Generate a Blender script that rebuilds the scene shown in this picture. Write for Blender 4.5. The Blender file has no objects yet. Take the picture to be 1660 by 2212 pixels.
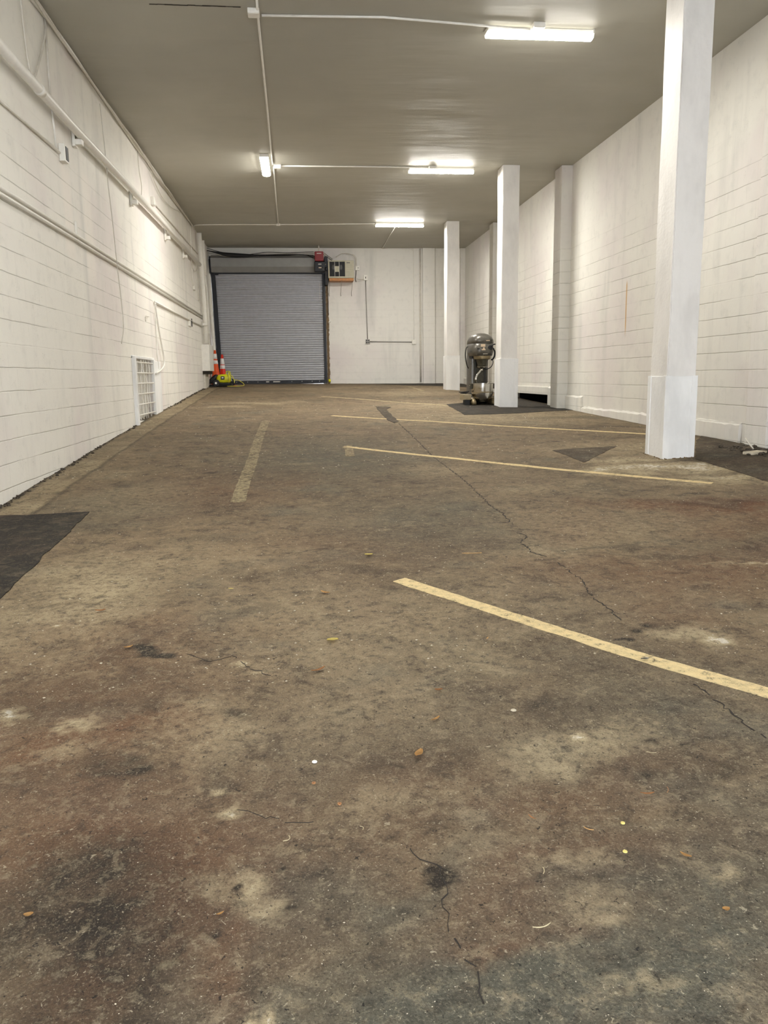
import bpy, bmesh, math, random
import numpy as np
from mathutils import Vector, Matrix
random.seed(7); np.random.seed(7)
scn = bpy.context.scene
COL = scn.collection
# ------------------------------------------------------------------ room size (metres, eye level = 0)
XL, XR, ZC, YB, YF = -2.48, 5.05, 3.70, 24.45, -3.0
CAM_R = Vector((0.99437482, -0.10508064, -0.01329591))
CAM_U = Vector((0.03067054, 0.16550929, 0.9857312))
CAM_F = Vector((0.10138067, 0.98059407, -0.16780115))
FPX = 1731.16
def ray(x, y):
    return CAM_F + CAM_R * ((x - 830) / FPX) + CAM_U * ((1106 - y) / FPX)
def onX(x, y, X): d = ray(x, y); return d * (X / d.x)
def onY(x, y, Y): d = ray(x, y); return d * (Y / d.y)
def onZ(x, y, Z): d = ray(x, y); return d * (Z / d.z)
# ramp floor: heights along three lines of the room
KL = ([-4, 0, 6.83, 9.4, 12.45, 20.3, 22.5, 24.6], [-1.56, -1.38, -1.02, -.87, -.70, -.33, -.24, -.17])
KM = ([-4, 0, 8, 14.9, 20.2, 24.6], [-1.42, -1.25, -.90, -.62, -.375, -.25])
KR = ([-4, 0, 8.2, 11.2, 14.3, 18, 24.6], [-1.27, -1.10, -.835, -.76, -.68, -.575, -.27])
def floor_z(x, y):
    a = np.interp(y, *KL); b = np.interp(y, *KM); c = np.interp(y, *KR)
    x = np.asarray(x, float)
    return np.where(x < 3.8, a + (b - a) * (x - XL) / (3.8 - XL), b + (c - b) * (x - 3.8) / (XR - 3.8))
def fz(x, y): return float(floor_z(x, y))
def onF(px, py):
    d = ray(px, py); lo, hi = 0.3, 30.0
    for _ in range(50):
        m = (lo + hi) / 2
        p = d * m
        if p.z > fz(p.x, p.y): lo = m
        else: hi = m
    return d * hi
# ------------------------------------------------------------------ materials
def srgb(r, g, b):
    f = lambda c: (c / 255 / 12.92) if c / 255 <= .04045 else ((c / 255 + .055) / 1.055) ** 2.4
    return (f(r), f(g), f(b), 1)
class NT:
    def __init__(s, name):
        s.m = bpy.data.materials.new(name); s.m.use_nodes = True
        s.t = s.m.node_tree; s.n = s.t.nodes; s.b = s.n['Principled BSDF']
        s.g = s.n.new('ShaderNodeNewGeometry')
    def link(s, a, b): s.t.links.new(a, b)
    def set(s, sock, v):
        if hasattr(v, 'is_linked') or isinstance(v, bpy.types.NodeSocket): s.link(v, sock)
        else: sock.default_value = v
    def math(s, op, a, b=0.0, c=0.0, clamp=False):
        n = s.n.new('ShaderNodeMath'); n.operation = op; n.use_clamp = clamp
        s.set(n.inputs[0], a); s.set(n.inputs[1], b)
        if op in ('MULTIPLY_ADD', 'COMPARE', 'SMOOTH_MIN', 'WRAP'): s.set(n.inputs[2], c)
        return n.outputs[0]
    def mix(s, f, a, b, mode='MIX'):
        n = s.n.new('ShaderNodeMix'); n.data_type = 'RGBA'; n.blend_type = mode
        s.set(n.inputs[0], f); s.set(n.inputs[6], a); s.set(n.inputs[7], b)
        return n.outputs[2]
    def noise(s, scale, detail=4, rough=.55, vec=None, dist=0.0):
        n = s.n.new('ShaderNodeTexNoise')
        n.inputs['Scale'].default_value = scale; n.inputs['Detail'].default_value = detail
        n.inputs['Roughness'].default_value = rough; n.inputs['Distortion'].default_value = dist
        s.link(vec if vec else s.g.outputs['Position'], n.inputs['Vector'])
        return n.outputs[0]
    def vor(s, scale, vec=None, out=0, rnd=1.0):
        n = s.n.new('ShaderNodeTexVoronoi'); n.inputs['Scale'].default_value = scale
        n.inputs['Randomness'].default_value = rnd
        s.link(vec if vec else s.g.outputs['Position'], n.inputs['Vector'])
        return n.outputs[out]
    def rng(s, v, a, b, c=0.0, d=1.0):
        n = s.n.new('ShaderNodeMapRange'); s.set(n.inputs[0], v)
        for i, k in enumerate((a, b, c, d)): s.set(n.inputs[i + 1], k)
        return n.outputs[0]
    def smooth(s, v, a, b):
        n = s.n.new('ShaderNodeMapRange'); n.interpolation_type = 'SMOOTHSTEP'; s.set(n.inputs[0], v)
        s.set(n.inputs[1], a); s.set(n.inputs[2], b)
        return n.outputs[0]
    def scalev(s, vx, vy, vz):
        n = s.n.new('ShaderNodeVectorMath'); n.operation = 'MULTIPLY'
        s.link(s.g.outputs['Position'], n.inputs[0]); n.inputs[1].default_value = (vx, vy, vz)
        return n.outputs[0]
    def xyz(s):
        n = s.n.new('ShaderNodeSeparateXYZ'); s.link(s.g.outputs['Position'], n.inputs[0]); return n.outputs
    def bump(s, h, strength, dist):
        n = s.n.new('ShaderNodeBump'); n.inputs['Strength'].default_value = strength
        n.inputs['Distance'].default_value = dist; s.link(h, n.inputs['Height'])
        s.link(n.outputs[0], s.b.inputs['Normal'])
    def out(s, color=None, rough=None, metal=None, spec=None):
        if color is not None: s.set(s.b.inputs['Base Color'], color)
        if rough is not None: s.set(s.b.inputs['Roughness'], rough)
        if metal is not None: s.set(s.b.inputs['Metallic'], metal)
        if spec is not None: s.set(s.b.inputs['Specular IOR Level'], spec)
        return s.m
def plain(name, col, rough=.5, metal=0.0, var=.12, scale=25, bump=0.0, spec=.5):
    t = NT(name); c = srgb(*col); n = t.noise(scale, 4)
    dark = tuple(v * (1 - var) for v in c[:3]) + (1,); lite = tuple(min(1, v * (1 + var)) for v in c[:3]) + (1,)
    t.out(t.mix(t.rng(n, .3, .7), dark, lite), t.rng(n, .3, .7, max(0, rough - .07), min(1, rough + .07)), metal, spec)
    if bump: t.bump(t.noise(scale * 4, 3), bump, .003)
    return t.m
# painted concrete block wall; axis: 0 when the wall runs along x, 1 along y
def block_paint(name, axis, z0, col=(232, 227, 214), joint=1.0, marks=None):
    t = NT(name); p = t.xyz(); H = .2032
    u = p[axis]; z = p[2]
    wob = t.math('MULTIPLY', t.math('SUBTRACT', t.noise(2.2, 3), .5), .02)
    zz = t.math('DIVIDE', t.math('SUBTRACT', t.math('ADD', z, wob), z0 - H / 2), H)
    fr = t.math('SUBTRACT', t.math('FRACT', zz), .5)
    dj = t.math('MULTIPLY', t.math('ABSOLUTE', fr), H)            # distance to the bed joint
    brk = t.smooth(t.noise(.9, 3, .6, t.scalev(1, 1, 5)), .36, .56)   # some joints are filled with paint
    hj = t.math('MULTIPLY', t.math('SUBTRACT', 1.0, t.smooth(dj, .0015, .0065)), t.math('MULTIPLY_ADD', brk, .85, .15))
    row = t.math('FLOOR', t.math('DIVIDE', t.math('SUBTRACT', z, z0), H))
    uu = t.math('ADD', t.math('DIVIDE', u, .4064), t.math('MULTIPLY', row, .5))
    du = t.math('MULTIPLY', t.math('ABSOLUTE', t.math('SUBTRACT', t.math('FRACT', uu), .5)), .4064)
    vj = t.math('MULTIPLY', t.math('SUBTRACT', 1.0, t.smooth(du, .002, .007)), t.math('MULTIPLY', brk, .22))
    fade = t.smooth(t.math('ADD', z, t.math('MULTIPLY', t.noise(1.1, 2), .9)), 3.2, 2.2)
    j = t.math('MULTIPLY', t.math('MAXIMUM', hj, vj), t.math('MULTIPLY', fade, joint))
    pits = t.math('MULTIPLY', t.smooth(t.vor(38), .16, .05), t.smooth(t.noise(3.5, 3), .50, .64))
    c = srgb(*col)
    pink = srgb(col[0] - 8, col[1] - 12, col[2] - 8); grey = srgb(col[0] - 34, col[1] - 32, col[2] - 30)
    base = t.mix(t.smooth(t.noise(.55, 3), .45, .68), c, pink)
    streak = t.noise(1.6, 4, .6, t.scalev(1.6, 1.6, .22))
    base = t.mix(t.math('MULTIPLY', t.smooth(streak, .5, .78), .55), base, grey)
    base = t.mix(t.math('MULTIPLY', t.smooth(t.noise(7, 4), .5, .8), .3), base, grey)
    base = t.mix(t.math('MULTIPLY', j, .30), base, srgb(130, 122, 106))  # joint shade painted into the wall colour, along with some grime
    base = t.mix(t.math('MULTIPLY', pits, .45), base, srgb(110, 104, 92))
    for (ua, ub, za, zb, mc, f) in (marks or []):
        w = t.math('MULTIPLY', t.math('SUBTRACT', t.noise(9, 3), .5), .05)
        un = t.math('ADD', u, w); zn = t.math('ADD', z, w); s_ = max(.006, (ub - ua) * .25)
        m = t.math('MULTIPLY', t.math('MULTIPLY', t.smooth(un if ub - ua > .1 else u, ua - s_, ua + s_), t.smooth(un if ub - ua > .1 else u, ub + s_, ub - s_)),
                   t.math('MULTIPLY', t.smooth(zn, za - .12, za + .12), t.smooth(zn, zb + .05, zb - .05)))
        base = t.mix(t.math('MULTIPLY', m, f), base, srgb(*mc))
    h = t.math('SUBTRACT', t.math('MULTIPLY', t.noise(60, 4, .6), .10), t.math('ADD', t.math('MULTIPLY', j, .62), t.math('MULTIPLY', pits, .5)))
    h = t.math('ADD', h, t.math('MULTIPLY', t.noise(5, 3), .35))
    t.bump(h, .8, .009)
    return t.out(base, .62, 0, .35)
M = {}
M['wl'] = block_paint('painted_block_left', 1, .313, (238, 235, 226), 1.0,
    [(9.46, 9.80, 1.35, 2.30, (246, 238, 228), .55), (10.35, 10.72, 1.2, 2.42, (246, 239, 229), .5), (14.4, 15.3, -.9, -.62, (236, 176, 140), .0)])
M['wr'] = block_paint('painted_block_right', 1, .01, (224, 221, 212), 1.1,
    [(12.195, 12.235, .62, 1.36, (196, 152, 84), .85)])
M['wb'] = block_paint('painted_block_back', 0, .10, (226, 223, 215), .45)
def plaster(name, col, sc=1.0):
    t = NT(name)
    c = srgb(*col); g = srgb(col[0] - 14, col[1] - 14, col[2] - 14)
    t.out(t.mix(t.smooth(t.noise(3 * sc, 4, .6, t.scalev(1, 1, .4)), .4, .7), c, g), .55, 0, .35)
    t.bump(t.math('ADD', t.noise(22, 5, .6), t.math('MULTIPLY', t.vor(30), .25)), .45, .01)
    return t.m
M['col'] = plaster('painted_column', (232, 229, 224)); M['jacket'] = plaster('painted_jacket', (238, 238, 236))
t = NT('ceiling_paint')
cn = t.noise(.35, 3)
t.out(t.mix(t.smooth(cn, .4, .65), srgb(178, 175, 162), srgb(171, 168, 156)), t.rng(t.noise(1.5, 3), .3, .7, .5, .66), 0, .35)
t.bump(t.math('ADD', t.noise(.9, 3, .5, t.scalev(.6, 2.2, 1)), t.math('MULTIPLY', t.noise(50, 2), .012)), .5, .05)
M['ceil'] = t.m
M['white'] = plain('white_paint', (232, 229, 220), .45, 0, .05, 14)
M['white2'] = plain('white_paint_aged', (206, 200, 188), .5, 0, .1, 14)
M['steelgrey'] = plain('galvanised_conduit', (150, 146, 138), .4, .6, .12, 30)
M['joint_shadow'] = plain('dark_gap_shade', (46, 40, 34), .9)  # flat dark brown standing in for the shade inside cracks, seams and gaps
M['black'] = plain('black_rubber', (16, 16, 17), .6, 0, .2, 30)
M['blackmetal'] = plain('black_painted_metal', (13, 15, 22), .45, .2, .25, 18)
M['door'] = plain('grey_galvanised_slat', (178, 179, 184), .6, .0, .07, 9)
M['hood'] = plain('grey_hood_metal', (140, 139, 136), .5, .1, .08, 5)
M['red'] = plain('red_enamel', (128, 12, 18), .35, 0, .12, 20)
M['sticker'] = plain('white_sticker', (214, 208, 200), .5, 0, .05, 40)
M['beige'] = plain('beige_enamel', (176, 170, 146), .45, 0, .08, 10)
M['darkgrille'] = plain('dark_guard_wire', (28, 26, 26), .4, .6, .15, 40)
M['wood'] = plain('varnished_pine', (176, 116, 52), .5, 0, .22, 12)
M['orange'] = plain('orange_pvc', (214, 78, 20), .45, 0, .10, 12)
M['redorange'] = plain('red_pvc', (206, 38, 12), .45, 0, .10, 12)
M['reflect'] = plain('white_reflective_collar', (226, 226, 224), .35, 0, .05, 30)
M['yellow'] = plain('yellow_green_plastic', (206, 204, 18), .4, 0, .10, 14)
M['hose'] = plain('yellow_hose', (206, 196, 74), .45, 0, .08, 14)
M['mixer'] = plain('grey_hammertone_enamel', (92, 88, 80), .33, .35, .10, 30)
M['mixerdark'] = plain('dark_grey_enamel', (52, 50, 45), .4, .3, .2, 22)
M['mixerwarm'] = plain('worn_bronze_metal', (126, 112, 84), .4, .6, .2, 22)
M['steel'] = plain('stainless_steel', (186, 182, 172), .2, 1.0, .06, 20)
M['castiron'] = plain('greasy_cast_iron', (74, 70, 58), .4, .5, .3, 26)
M['tan'] = plain('tan_sticker', (214, 190, 160), .5, 0, .08, 30)
M['pallet'] = plain('pale_wood', (150, 136, 108), .7, 0, .2, 16)
M['void'] = plain('dark_pit_wall', (20, 19, 18), .95)
M['brickedge'] = plain('rough_brick_edge', (116, 96, 70), .9, 0, .45, 22, 1.0)
M['leaf'] = plain('dry_leaf_tan', (192, 150, 92), .7, 0, .25, 60)
M['needle'] = plain('dry_needle', (196, 182, 146), .7, 0, .2, 60)
M['leafo'] = plain('dry_leaf_orange', (172, 122, 76), .7, 0, .25, 60)
M['chip'] = plain('pale_yellow_chip', (220, 204, 120), .7, 0, .15, 60)
M['stone'] = plain('pale_stone', (196, 186, 164), .8, 0, .2, 90)
M['whiteplastic'] = plain('white_plastic', (236, 234, 228), .4, 0, .03, 60)
M['rubble'] = plain('dark_rubble', (70, 62, 52), .95, 0, .5, 40, .8)
def lamp_mat(name, down, side):
    t = NT(name); t.b.inputs['Emission Color'].default_value = (1.0, .97, .905, 1)
    nz = t.n.new('ShaderNodeSeparateXYZ'); t.link(t.g.outputs['True Normal'], nz.inputs[0])
    t.set(t.b.inputs['Emission Strength'], t.math('MULTIPLY_ADD', t.smooth(t.math('MULTIPLY', nz.outputs[2], -1.0), .45, .95), down - side, side))
    return t.out(srgb(240, 240, 236), .4)
M['lamp'] = lamp_mat('lamp_diffuser', 110, 2.4); M['lamp_mid'] = lamp_mat('lamp_diffuser_middle', 84, 2.4); M['lamp_near'] = lamp_mat('lamp_diffuser_dimmer', 64, 2.2)
t = NT('daylight_gap'); t.out(srgb(200, 220, 240), .5); M['gap'] = t.m

# asphalt: shared recipe
def asphalt(name, use_attr=True, tint=(119, 102, 79), paint=None, wear=.5, dk=1.0):
    t = NT(name)
    base = srgb(*tint)
    k = lambda f: tuple(v * f for v in base[:3]) + (1,)
    n1 = t.noise(.7, 5, .62, dist=.6); n2 = t.noise(4.5, 6, .68, dist=.4); n3 = t.noise(26, 6, .72); n4 = t.noise(150, 3, .7)
    c = t.mix(t.smooth(n1, .34, .66), k(.80), k(1.18))
    hue = t.noise(1.25, 4, .6, t.scalev(1, 1.3, 1))
    c = t.mix(t.math('MULTIPLY', t.smooth(hue, .52, .70), .5), c, srgb(104, 84, 68))
    c = t.mix(t.math('MULTIPLY', t.smooth(hue, .46, .30), .45), c, srgb(96, 95, 84))
    c = t.mix(t.math('MULTIPLY', t.smooth(n2, .50, .68), .40), c, srgb(146, 130, 104))
    c = t.mix(t.math('MULTIPLY', t.smooth(n2, .49, .32), .62), c, srgb(56, 46, 37))
    if use_attr:
        a = t.n.new('ShaderNodeAttribute'); a.attribute_name = 'stain'
        sp = t.n.new('ShaderNodeSeparateColor'); t.link(a.outputs['Color'], sp.inputs[0])
        brk = t.math('MULTIPLY_ADD', t.math('SUBTRACT', n2, .5), 2.2, 1.0)
        brk2 = t.math('MULTIPLY_ADD', t.math('SUBTRACT', n3, .5), 3.6, brk)
        P = t.math('MULTIPLY', sp.outputs[0], brk2, clamp=True); K = t.math('MULTIPLY', sp.outputs[1], brk2, clamp=True)
        Rr = t.math('MULTIPLY', sp.outputs[2], brk, clamp=True); G = t.math('MULTIPLY', a.outputs['Alpha'], brk, clamp=True)
        c = t.mix(G, c, srgb(86, 84, 72))
        c = t.mix(Rr, c, srgb(104, 70, 46))
        c = t.mix(P, c, srgb(176, 160, 128))
        c = t.mix(t.smooth(t.math('MULTIPLY', sp.outputs[0], brk2), 1.05, 1.6), c, srgb(214, 206, 190))
        c = t.mix(K, c, srgb(42, 35, 27))
    n6 = t.noise(10, 5, .7, dist=.8)
    c = t.mix(t.math('MULTIPLY', t.smooth(n6, .53, .66), .32), c, srgb(160, 145, 118))
    c = t.mix(t.math('MULTIPLY', t.smooth(n6, .46, .33), .50), c, srgb(48, 40, 32))
    c = t.mix(t.math('MULTIPLY', t.smooth(n3, .52, .66), .34), c, srgb(164, 149, 122))
    c = t.mix(t.math('MULTIPLY', t.smooth(n3, .47, .34), .50), c, srgb(44, 37, 29))
    c = t.mix(t.math('MULTIPLY', t.smooth(n4, .54, .68), .26), c, srgb(180, 166, 140))
    c = t.mix(t.math('MULTIPLY', t.smooth(n4, .46, .32), .48), c, srgb(38, 32, 26))
    n5 = t.noise(75, 2, .5, dist=1.2)
    c = t.mix(t.math('MULTIPLY', t.smooth(n5, .67, .71), .55), c, srgb(186, 175, 150))
    c = t.mix(t.math('MULTIPLY', t.smooth(n5, .335, .28), .85), c, srgb(24, 21, 18))
    if dk < 1: c = t.mix(1.0 - dk, c, (0.004, 0.0035, 0.003, 1))
    if paint:
        w = t.math('ADD', t.math('MULTIPLY', n3, .55), t.math('MULTIPLY', n4, .25)); w = t.math('ADD', w, t.math('MULTIPLY', n2, .2))
        m = t.smooth(w, wear - .06, wear + .05)
        pc = t.mix(t.smooth(n3, .35, .65), srgb(*[v * .9 for v in paint]), srgb(*paint))
        c = t.mix(m, c, pc)
    h = t.math('ADD', t.math('MULTIPLY', n4, .35), t.math('MULTIPLY', n3, .9)); h = t.math('ADD', h, t.math('MULTIPLY', n2, 1.4))
    t.bump(h, .9, .014)
    return t.out(c, t.rng(n3, .3, .7, .72, .92), 0, .28)
M['floor'] = asphalt('worn_asphalt')
M['darkpatch'] = asphalt('dark_asphalt_patch', False, (56, 51, 45), dk=.46)
M['duskpatch'] = asphalt('dull_asphalt_patch', False, (80, 68, 53), dk=.8)
M['seal'] = asphalt('crack_sealer', False, (70, 60, 46), dk=.75)
M['concretepad'] = asphalt('pale_concrete_pad', False, (168, 154, 122))
M['paint1'] = asphalt('line_paint_fresh', False, paint=(230, 207, 156), wear=.42)
M['paint2'] = asphalt('line_paint_thin', False, paint=(200, 182, 142), wear=.47)
M['paint3'] = asphalt('line_paint_worn', False, paint=(166, 152, 118), wear=.505)

# ------------------------------------------------------------------ mesh helpers
def box(bm, x0, x1, y0, y1, z0, z1, mat=None, bev=0.0):
    vs = [bm.verts.new(v) for v in ((x0, y0, z0), (x1, y0, z0), (x1, y1, z0), (x0, y1, z0), (x0, y0, z1), (x1, y0, z1), (x1, y1, z1), (x0, y1, z1))]
    fs = [bm.faces.new([vs[i] for i in f]) for f in ((0, 3, 2, 1), (4, 5, 6, 7), (0, 1, 5, 4), (1, 2, 6, 5), (2, 3, 7, 6), (3, 0, 4, 7))]
    if mat is not None: bmesh.ops.transform(bm, matrix=mat, verts=vs)
    if bev:
        es = list({e for f in fs for e in f.edges})
        bmesh.ops.bevel(bm, geom=es, offset=bev, segments=2, affect='EDGES', profile=.5)
def tube(bm, pts, r, seg=8, closed=False):
    pts = [Vector(p) for p in pts]; n = len(pts); rings = []
    rr = r if isinstance(r, (list, tuple)) else [r] * n
    up = None
    for i, p in enumerate(pts):
        a = pts[i - 1] if (i > 0 or closed) else p; b = pts[(i + 1) % n] if (i < n - 1 or closed) else p
        d = (b - a).normalized()
        if up is None:
            up = Vector((0, 0, 1)) if abs(d.z) < .9 else Vector((1, 0, 0))
        s = d.cross(up)
        if s.length < 1e-4: s = d.cross(Vector((0, 1, 0)))
        s.normalize(); up = s.cross(d).normalized()
        rings.append([bm.verts.new(p + (s * math.cos(2 * math.pi * k / seg) + up * math.sin(2 * math.pi * k / seg)) * rr[i]) for k in range(seg)])
    m = n if closed else n - 1
    for i in range(m):
        A, B = rings[i], rings[(i + 1) % n]
        for k in range(seg): bm.faces.new((A[k], A[(k + 1) % seg], B[(k + 1) % seg], B[k]))
    if not closed:
        bm.faces.new(rings[0][::-1]); bm.faces.new(rings[-1])
def curve(pts, n=8):
    """Catmull-Rom through the points"""
    P = [Vector(p) for p in pts]; P = [P[0] * 2 - P[1]] + P + [P[-1] * 2 - P[-2]]; o = []
    for i in range(1, len(P) - 2):
        for k in range(n):
            t_ = k / n; a, b, c, d = P[i - 1:i + 3]
            o.append(.5 * ((2 * b) + (c - a) * t_ + (2 * a - 5 * b + 4 * c - d) * t_ ** 2 + (3 * b - a - 3 * c + d) * t_ ** 3))
    return o + [P[-2]]
def lathe(bm, prof, seg=32, mat=None):
    rings = []; vs = []
    for r, z in prof:
        if r < 1e-5: v = bm.verts.new((0, 0, z)); rings.append([v]); vs.append(v)
        else:
            R_ = [bm.verts.new((r * math.cos(2 * math.pi * k / seg), r * math.sin(2 * math.pi * k / seg), z)) for k in range(seg)]
            rings.append(R_); vs += R_
    for A, B in zip(rings, rings[1:]):
        for k in range(seg):
            k2 = (k + 1) % seg
            if len(A) == 1 and len(B) == 1: continue
            if len(A) == 1: bm.faces.new((A[0], B[k2], B[k]))
            elif len(B) == 1: bm.faces.new((A[k], A[k2], B[0]))
            else: bm.faces.new((A[k], A[k2], B[k2], B[k]))
    if mat is not None: bmesh.ops.transform(bm, matrix=mat, verts=vs)
def cyl(bm, a, b, r, seg=16): tube(bm, [a, b], r, seg)
def rounded(bm, sections, seg=24):
    """loft of rounded rectangles: (cx, cy, z, half width, half depth, corner exponent)"""
    rings = []
    for cx, cy, z, hx, hy, e in sections:
        ring = []
        for k in range(seg):
            a = 2 * math.pi * (k + .5) / seg; c, s = math.cos(a), math.sin(a)
            ring.append(bm.verts.new((cx + hx * math.copysign(abs(c) ** e, c), cy + hy * math.copysign(abs(s) ** e, s), z)))
        rings.append(ring)
    for A, B in zip(rings, rings[1:]):
        for k in range(seg): bm.faces.new((A[k], A[(k + 1) % seg], B[(k + 1) % seg], B[k]))
    bm.faces.new(rings[0][::-1]); bm.faces.new(rings[-1])
def tag(o, label=None, cat=None, group=None, kind=None):
    if label: o['label'] = label
    if cat: o['category'] = cat
    if group: o['group'] = group
    if kind: o['kind'] = kind
    return o
LOC = {}
def obj(name, bm, mat, parent=None, smooth=False, local=False):
    """link bm as one mesh object; coordinates are world ones (or the parent's when local)"""
    if smooth:
        for f in bm.faces: f.smooth = True
        for e in bm.edges:
            if len(e.link_faces) == 2 and e.calc_face_angle(0) > .7: e.smooth = False
    if parent is not None:
        if not local:
            off = LOC[parent.name]; bmesh.ops.translate(bm, verts=bm.verts, vec=-off); LOCo = off
        else: LOCo = LOC[parent.name]
        origin = Vector((0, 0, 0))
    else:
        c = [v.co for v in bm.verts]
        mn = Vector([min(v[i] for v in c) for i in range(3)]); mx = Vector([max(v[i] for v in c) for i in range(3)])
        origin = Vector(((mn.x + mx.x) / 2, (mn.y + mx.y) / 2, mn.z)); bmesh.ops.translate(bm, verts=bm.verts, vec=-origin)
        LOCo = origin
    bmesh.ops.recalc_face_normals(bm, faces=bm.faces)
    me = bpy.data.meshes.new(name); bm.to_mesh(me); bm.free()
    me.materials.append(mat)
    o = bpy.data.objects.new(name, me); COL.objects.link(o); o.location = origin
    if parent is not None: o.parent = parent
    LOC[o.name] = LOCo
    return o
def thing(name, label, cat, loc, group=None, rotz=0, kind=None):
    o = bpy.data.objects.new(name, None); COL.objects.link(o); o.location = loc; o.rotation_euler = (0, 0, rotz)
    o.empty_display_size = .1
    LOC[o.name] = Vector(loc)
    return tag(o, label, cat, group, kind)
B = bmesh.new
def one(f):
    bm = B(); f(bm); return bm
def boxo(name, dims, mat, parent=None, bev=0.0, local=False):
    bm = B(); box(bm, *dims, bev=bev); return obj(name, bm, mat, parent, local=local)
def tubeo(name, pts, r, mat, parent=None, seg=8, local=False):
    bm = B(); tube(bm, pts, r, seg); return obj(name, bm, mat, parent, smooth=True, local=local)

# ------------------------------------------------------------------ floor
def vnoise(x, y, s, seed):
    rs = np.random.RandomState(seed); g = rs.rand(256, 256)
    u = x * s + 50; v = y * s + 50
    i = np.floor(u).astype(int); j = np.floor(v).astype(int); fu = u - i; fv = v - j
    fu = fu * fu * (3 - 2 * fu); fv = fv * fv * (3 - 2 * fv)
    G = lambda a, b: g[a % 256, b % 256]
    return (G(i, j) * (1 - fu) + G(i + 1, j) * fu) * (1 - fv) + (G(i, j + 1) * (1 - fu) + G(i + 1, j + 1) * fu) * fv
def build_floor():
    xs = np.arange(XL - .12, XR + .13, .018); ys = np.concatenate([np.arange(YF - .1, .8, .06), np.arange(.8, 5, .018), np.arange(5, YB + .12, .045)])
    X, Y = np.meshgrid(xs, ys); Z = floor_z(X, Y)
    Z = Z + (vnoise(X, Y, .9, 3) - .5) * .012 + (vnoise(X, Y, 3, 4) - .5) * .004
    nx, ny = len(xs), len(ys)
    co = np.stack([X, Y, Z], -1).reshape(-1, 3)
    idx = np.arange(nx * ny).reshape(ny, nx)
    q = np.stack([idx[:-1, :-1], idx[:-1, 1:], idx[1:, 1:], idx[1:, :-1]], -1).reshape(-1, 4)
    me = bpy.data.meshes.new('floor'); me.vertices.add(len(co)); me.vertices.foreach_set('co', co.ravel())
    me.loops.add(q.size); me.loops.foreach_set('vertex_index', q.ravel().astype(np.int32))
    me.polygons.add(len(q)); me.polygons.foreach_set('loop_start', (np.arange(len(q)) * 4).astype(np.int32))
    me.polygons.foreach_set('use_smooth', np.ones(len(q), bool))
    me.update(calc_edges=True); me.validate()
    wx = X + (vnoise(X, Y, 1.6, 11) - .5) * .5 + (vnoise(X, Y, 5, 12) - .5) * .22
    wy = Y + (vnoise(X, Y, 1.6, 13) - .5) * .7 + (vnoise(X, Y, 5, 14) - .5) * .3
    hx = (vnoise(X, Y, 32, 51) - .5) * .05 + (vnoise(X, Y, 14, 53) - .5) * .05; hy = (vnoise(X, Y, 32, 52) - .5) * .06 + (vnoise(X, Y, 14, 54) - .5) * .06
    st = np.zeros((4,) + X.shape)
    def blob(ch, px, py, rx, ry, f, rot=0.0):
        p = onF(px, py); a = math.radians(rot)
        w_ = min(1.0, max(rx, ry) / .55 + .08); h_ = min(1.0, max(rx, ry) * 14); dx = (X + (wx - X) * w_ + hx * h_ - p.x); dy = (Y + (wy - Y) * w_ + hy * h_ - p.y)
        u = (dx * math.cos(a) + dy * math.sin(a)) / rx; v = (-dx * math.sin(a) + dy * math.cos(a)) / ry
        d = np.sqrt(u * u + v * v); st[ch] = np.maximum(st[ch], f * np.clip(1.25 - d, 0, 1) ** .9)
    # bleached dust
    for b in [(120, 1310, .50, .75, .62), (330, 1230, .6, .45, .34), (20, 1540, .07, .05, 1.6), (170, 1560, .10, .04, .8), (470, 1560, .22, .28, .36), (440, 1520, .08, .10, .5),
              (1280, 1610, .28, .12, .55), (1180, 1600, .12, .08, .6), (1540, 1385, .07, .07, 1.5), (1480, 1370, .14, .10, .7), (478, 1698, .035, .03, 1.5), (495, 1745, .03, .025, 1.2), (470, 1880, .06, .10, .5), (540, 1895, .05, .08, .7),
              (590, 1930, .07, .05, .5), (610, 2185, .02, .035, 1.8), (550, 2195, .02, .02, 1.3), (360, 2080, .012, .012, 1.8), (525, 1425, .05, .03, 1.0), (560, 1440, .06, .03, .8), (110, 1360, .04, .02, 1.3),
              (1100, 900, 2.2, 1.4, .42), (1000, 875, 1.6, 1.2, .38), (900, 850, 1.8, .8, .34), (1340, 965, 1.0, .6, .36), (1400, 1015, .8, .36, 1.25), (1330, 990, .5, .3, .9), (1490, 1012, .6, .3, 1.25), (1575, 1036, .6, .2, 1.1),
              (1300, 1130, 1.0, .5, .30), (1200, 1180, .6, .4, .35), (560, 870, .9, .35, .5), (480, 880, .5, .25, .45), (1180, 1060, .6, .35, .25), (330, 1070, .6, .7, .26), (250, 1020, .3, .3, .3),
              (860, 1290, .4, .5, .22), (760, 1340, 1.0, .5, .2), (1000, 1390, .4, .3, .25), (640, 840, 1.2, .6, .28), (960, 1010, .5, .3, .28), (870, 1440, .5, .2, .2), (1600, 1205, .3, .04, .8), (1100, 905, .8, .1, .4), (640, 1000, .25, .12, .3),
              (1380, 2150, .10, .03, .5), (1590, 1900, .04, .03, .8), (1250, 1590, .03, .02, 1.5), (1290, 1960, .1, .05, .4), (640, 1800, .06, .04, .5), (1250, 1880, .15, .05, .35), (140, 1620, .12, .06, .45), (880, 1690, .3, .1, .25)]:
        blob(0, *b)
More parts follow.
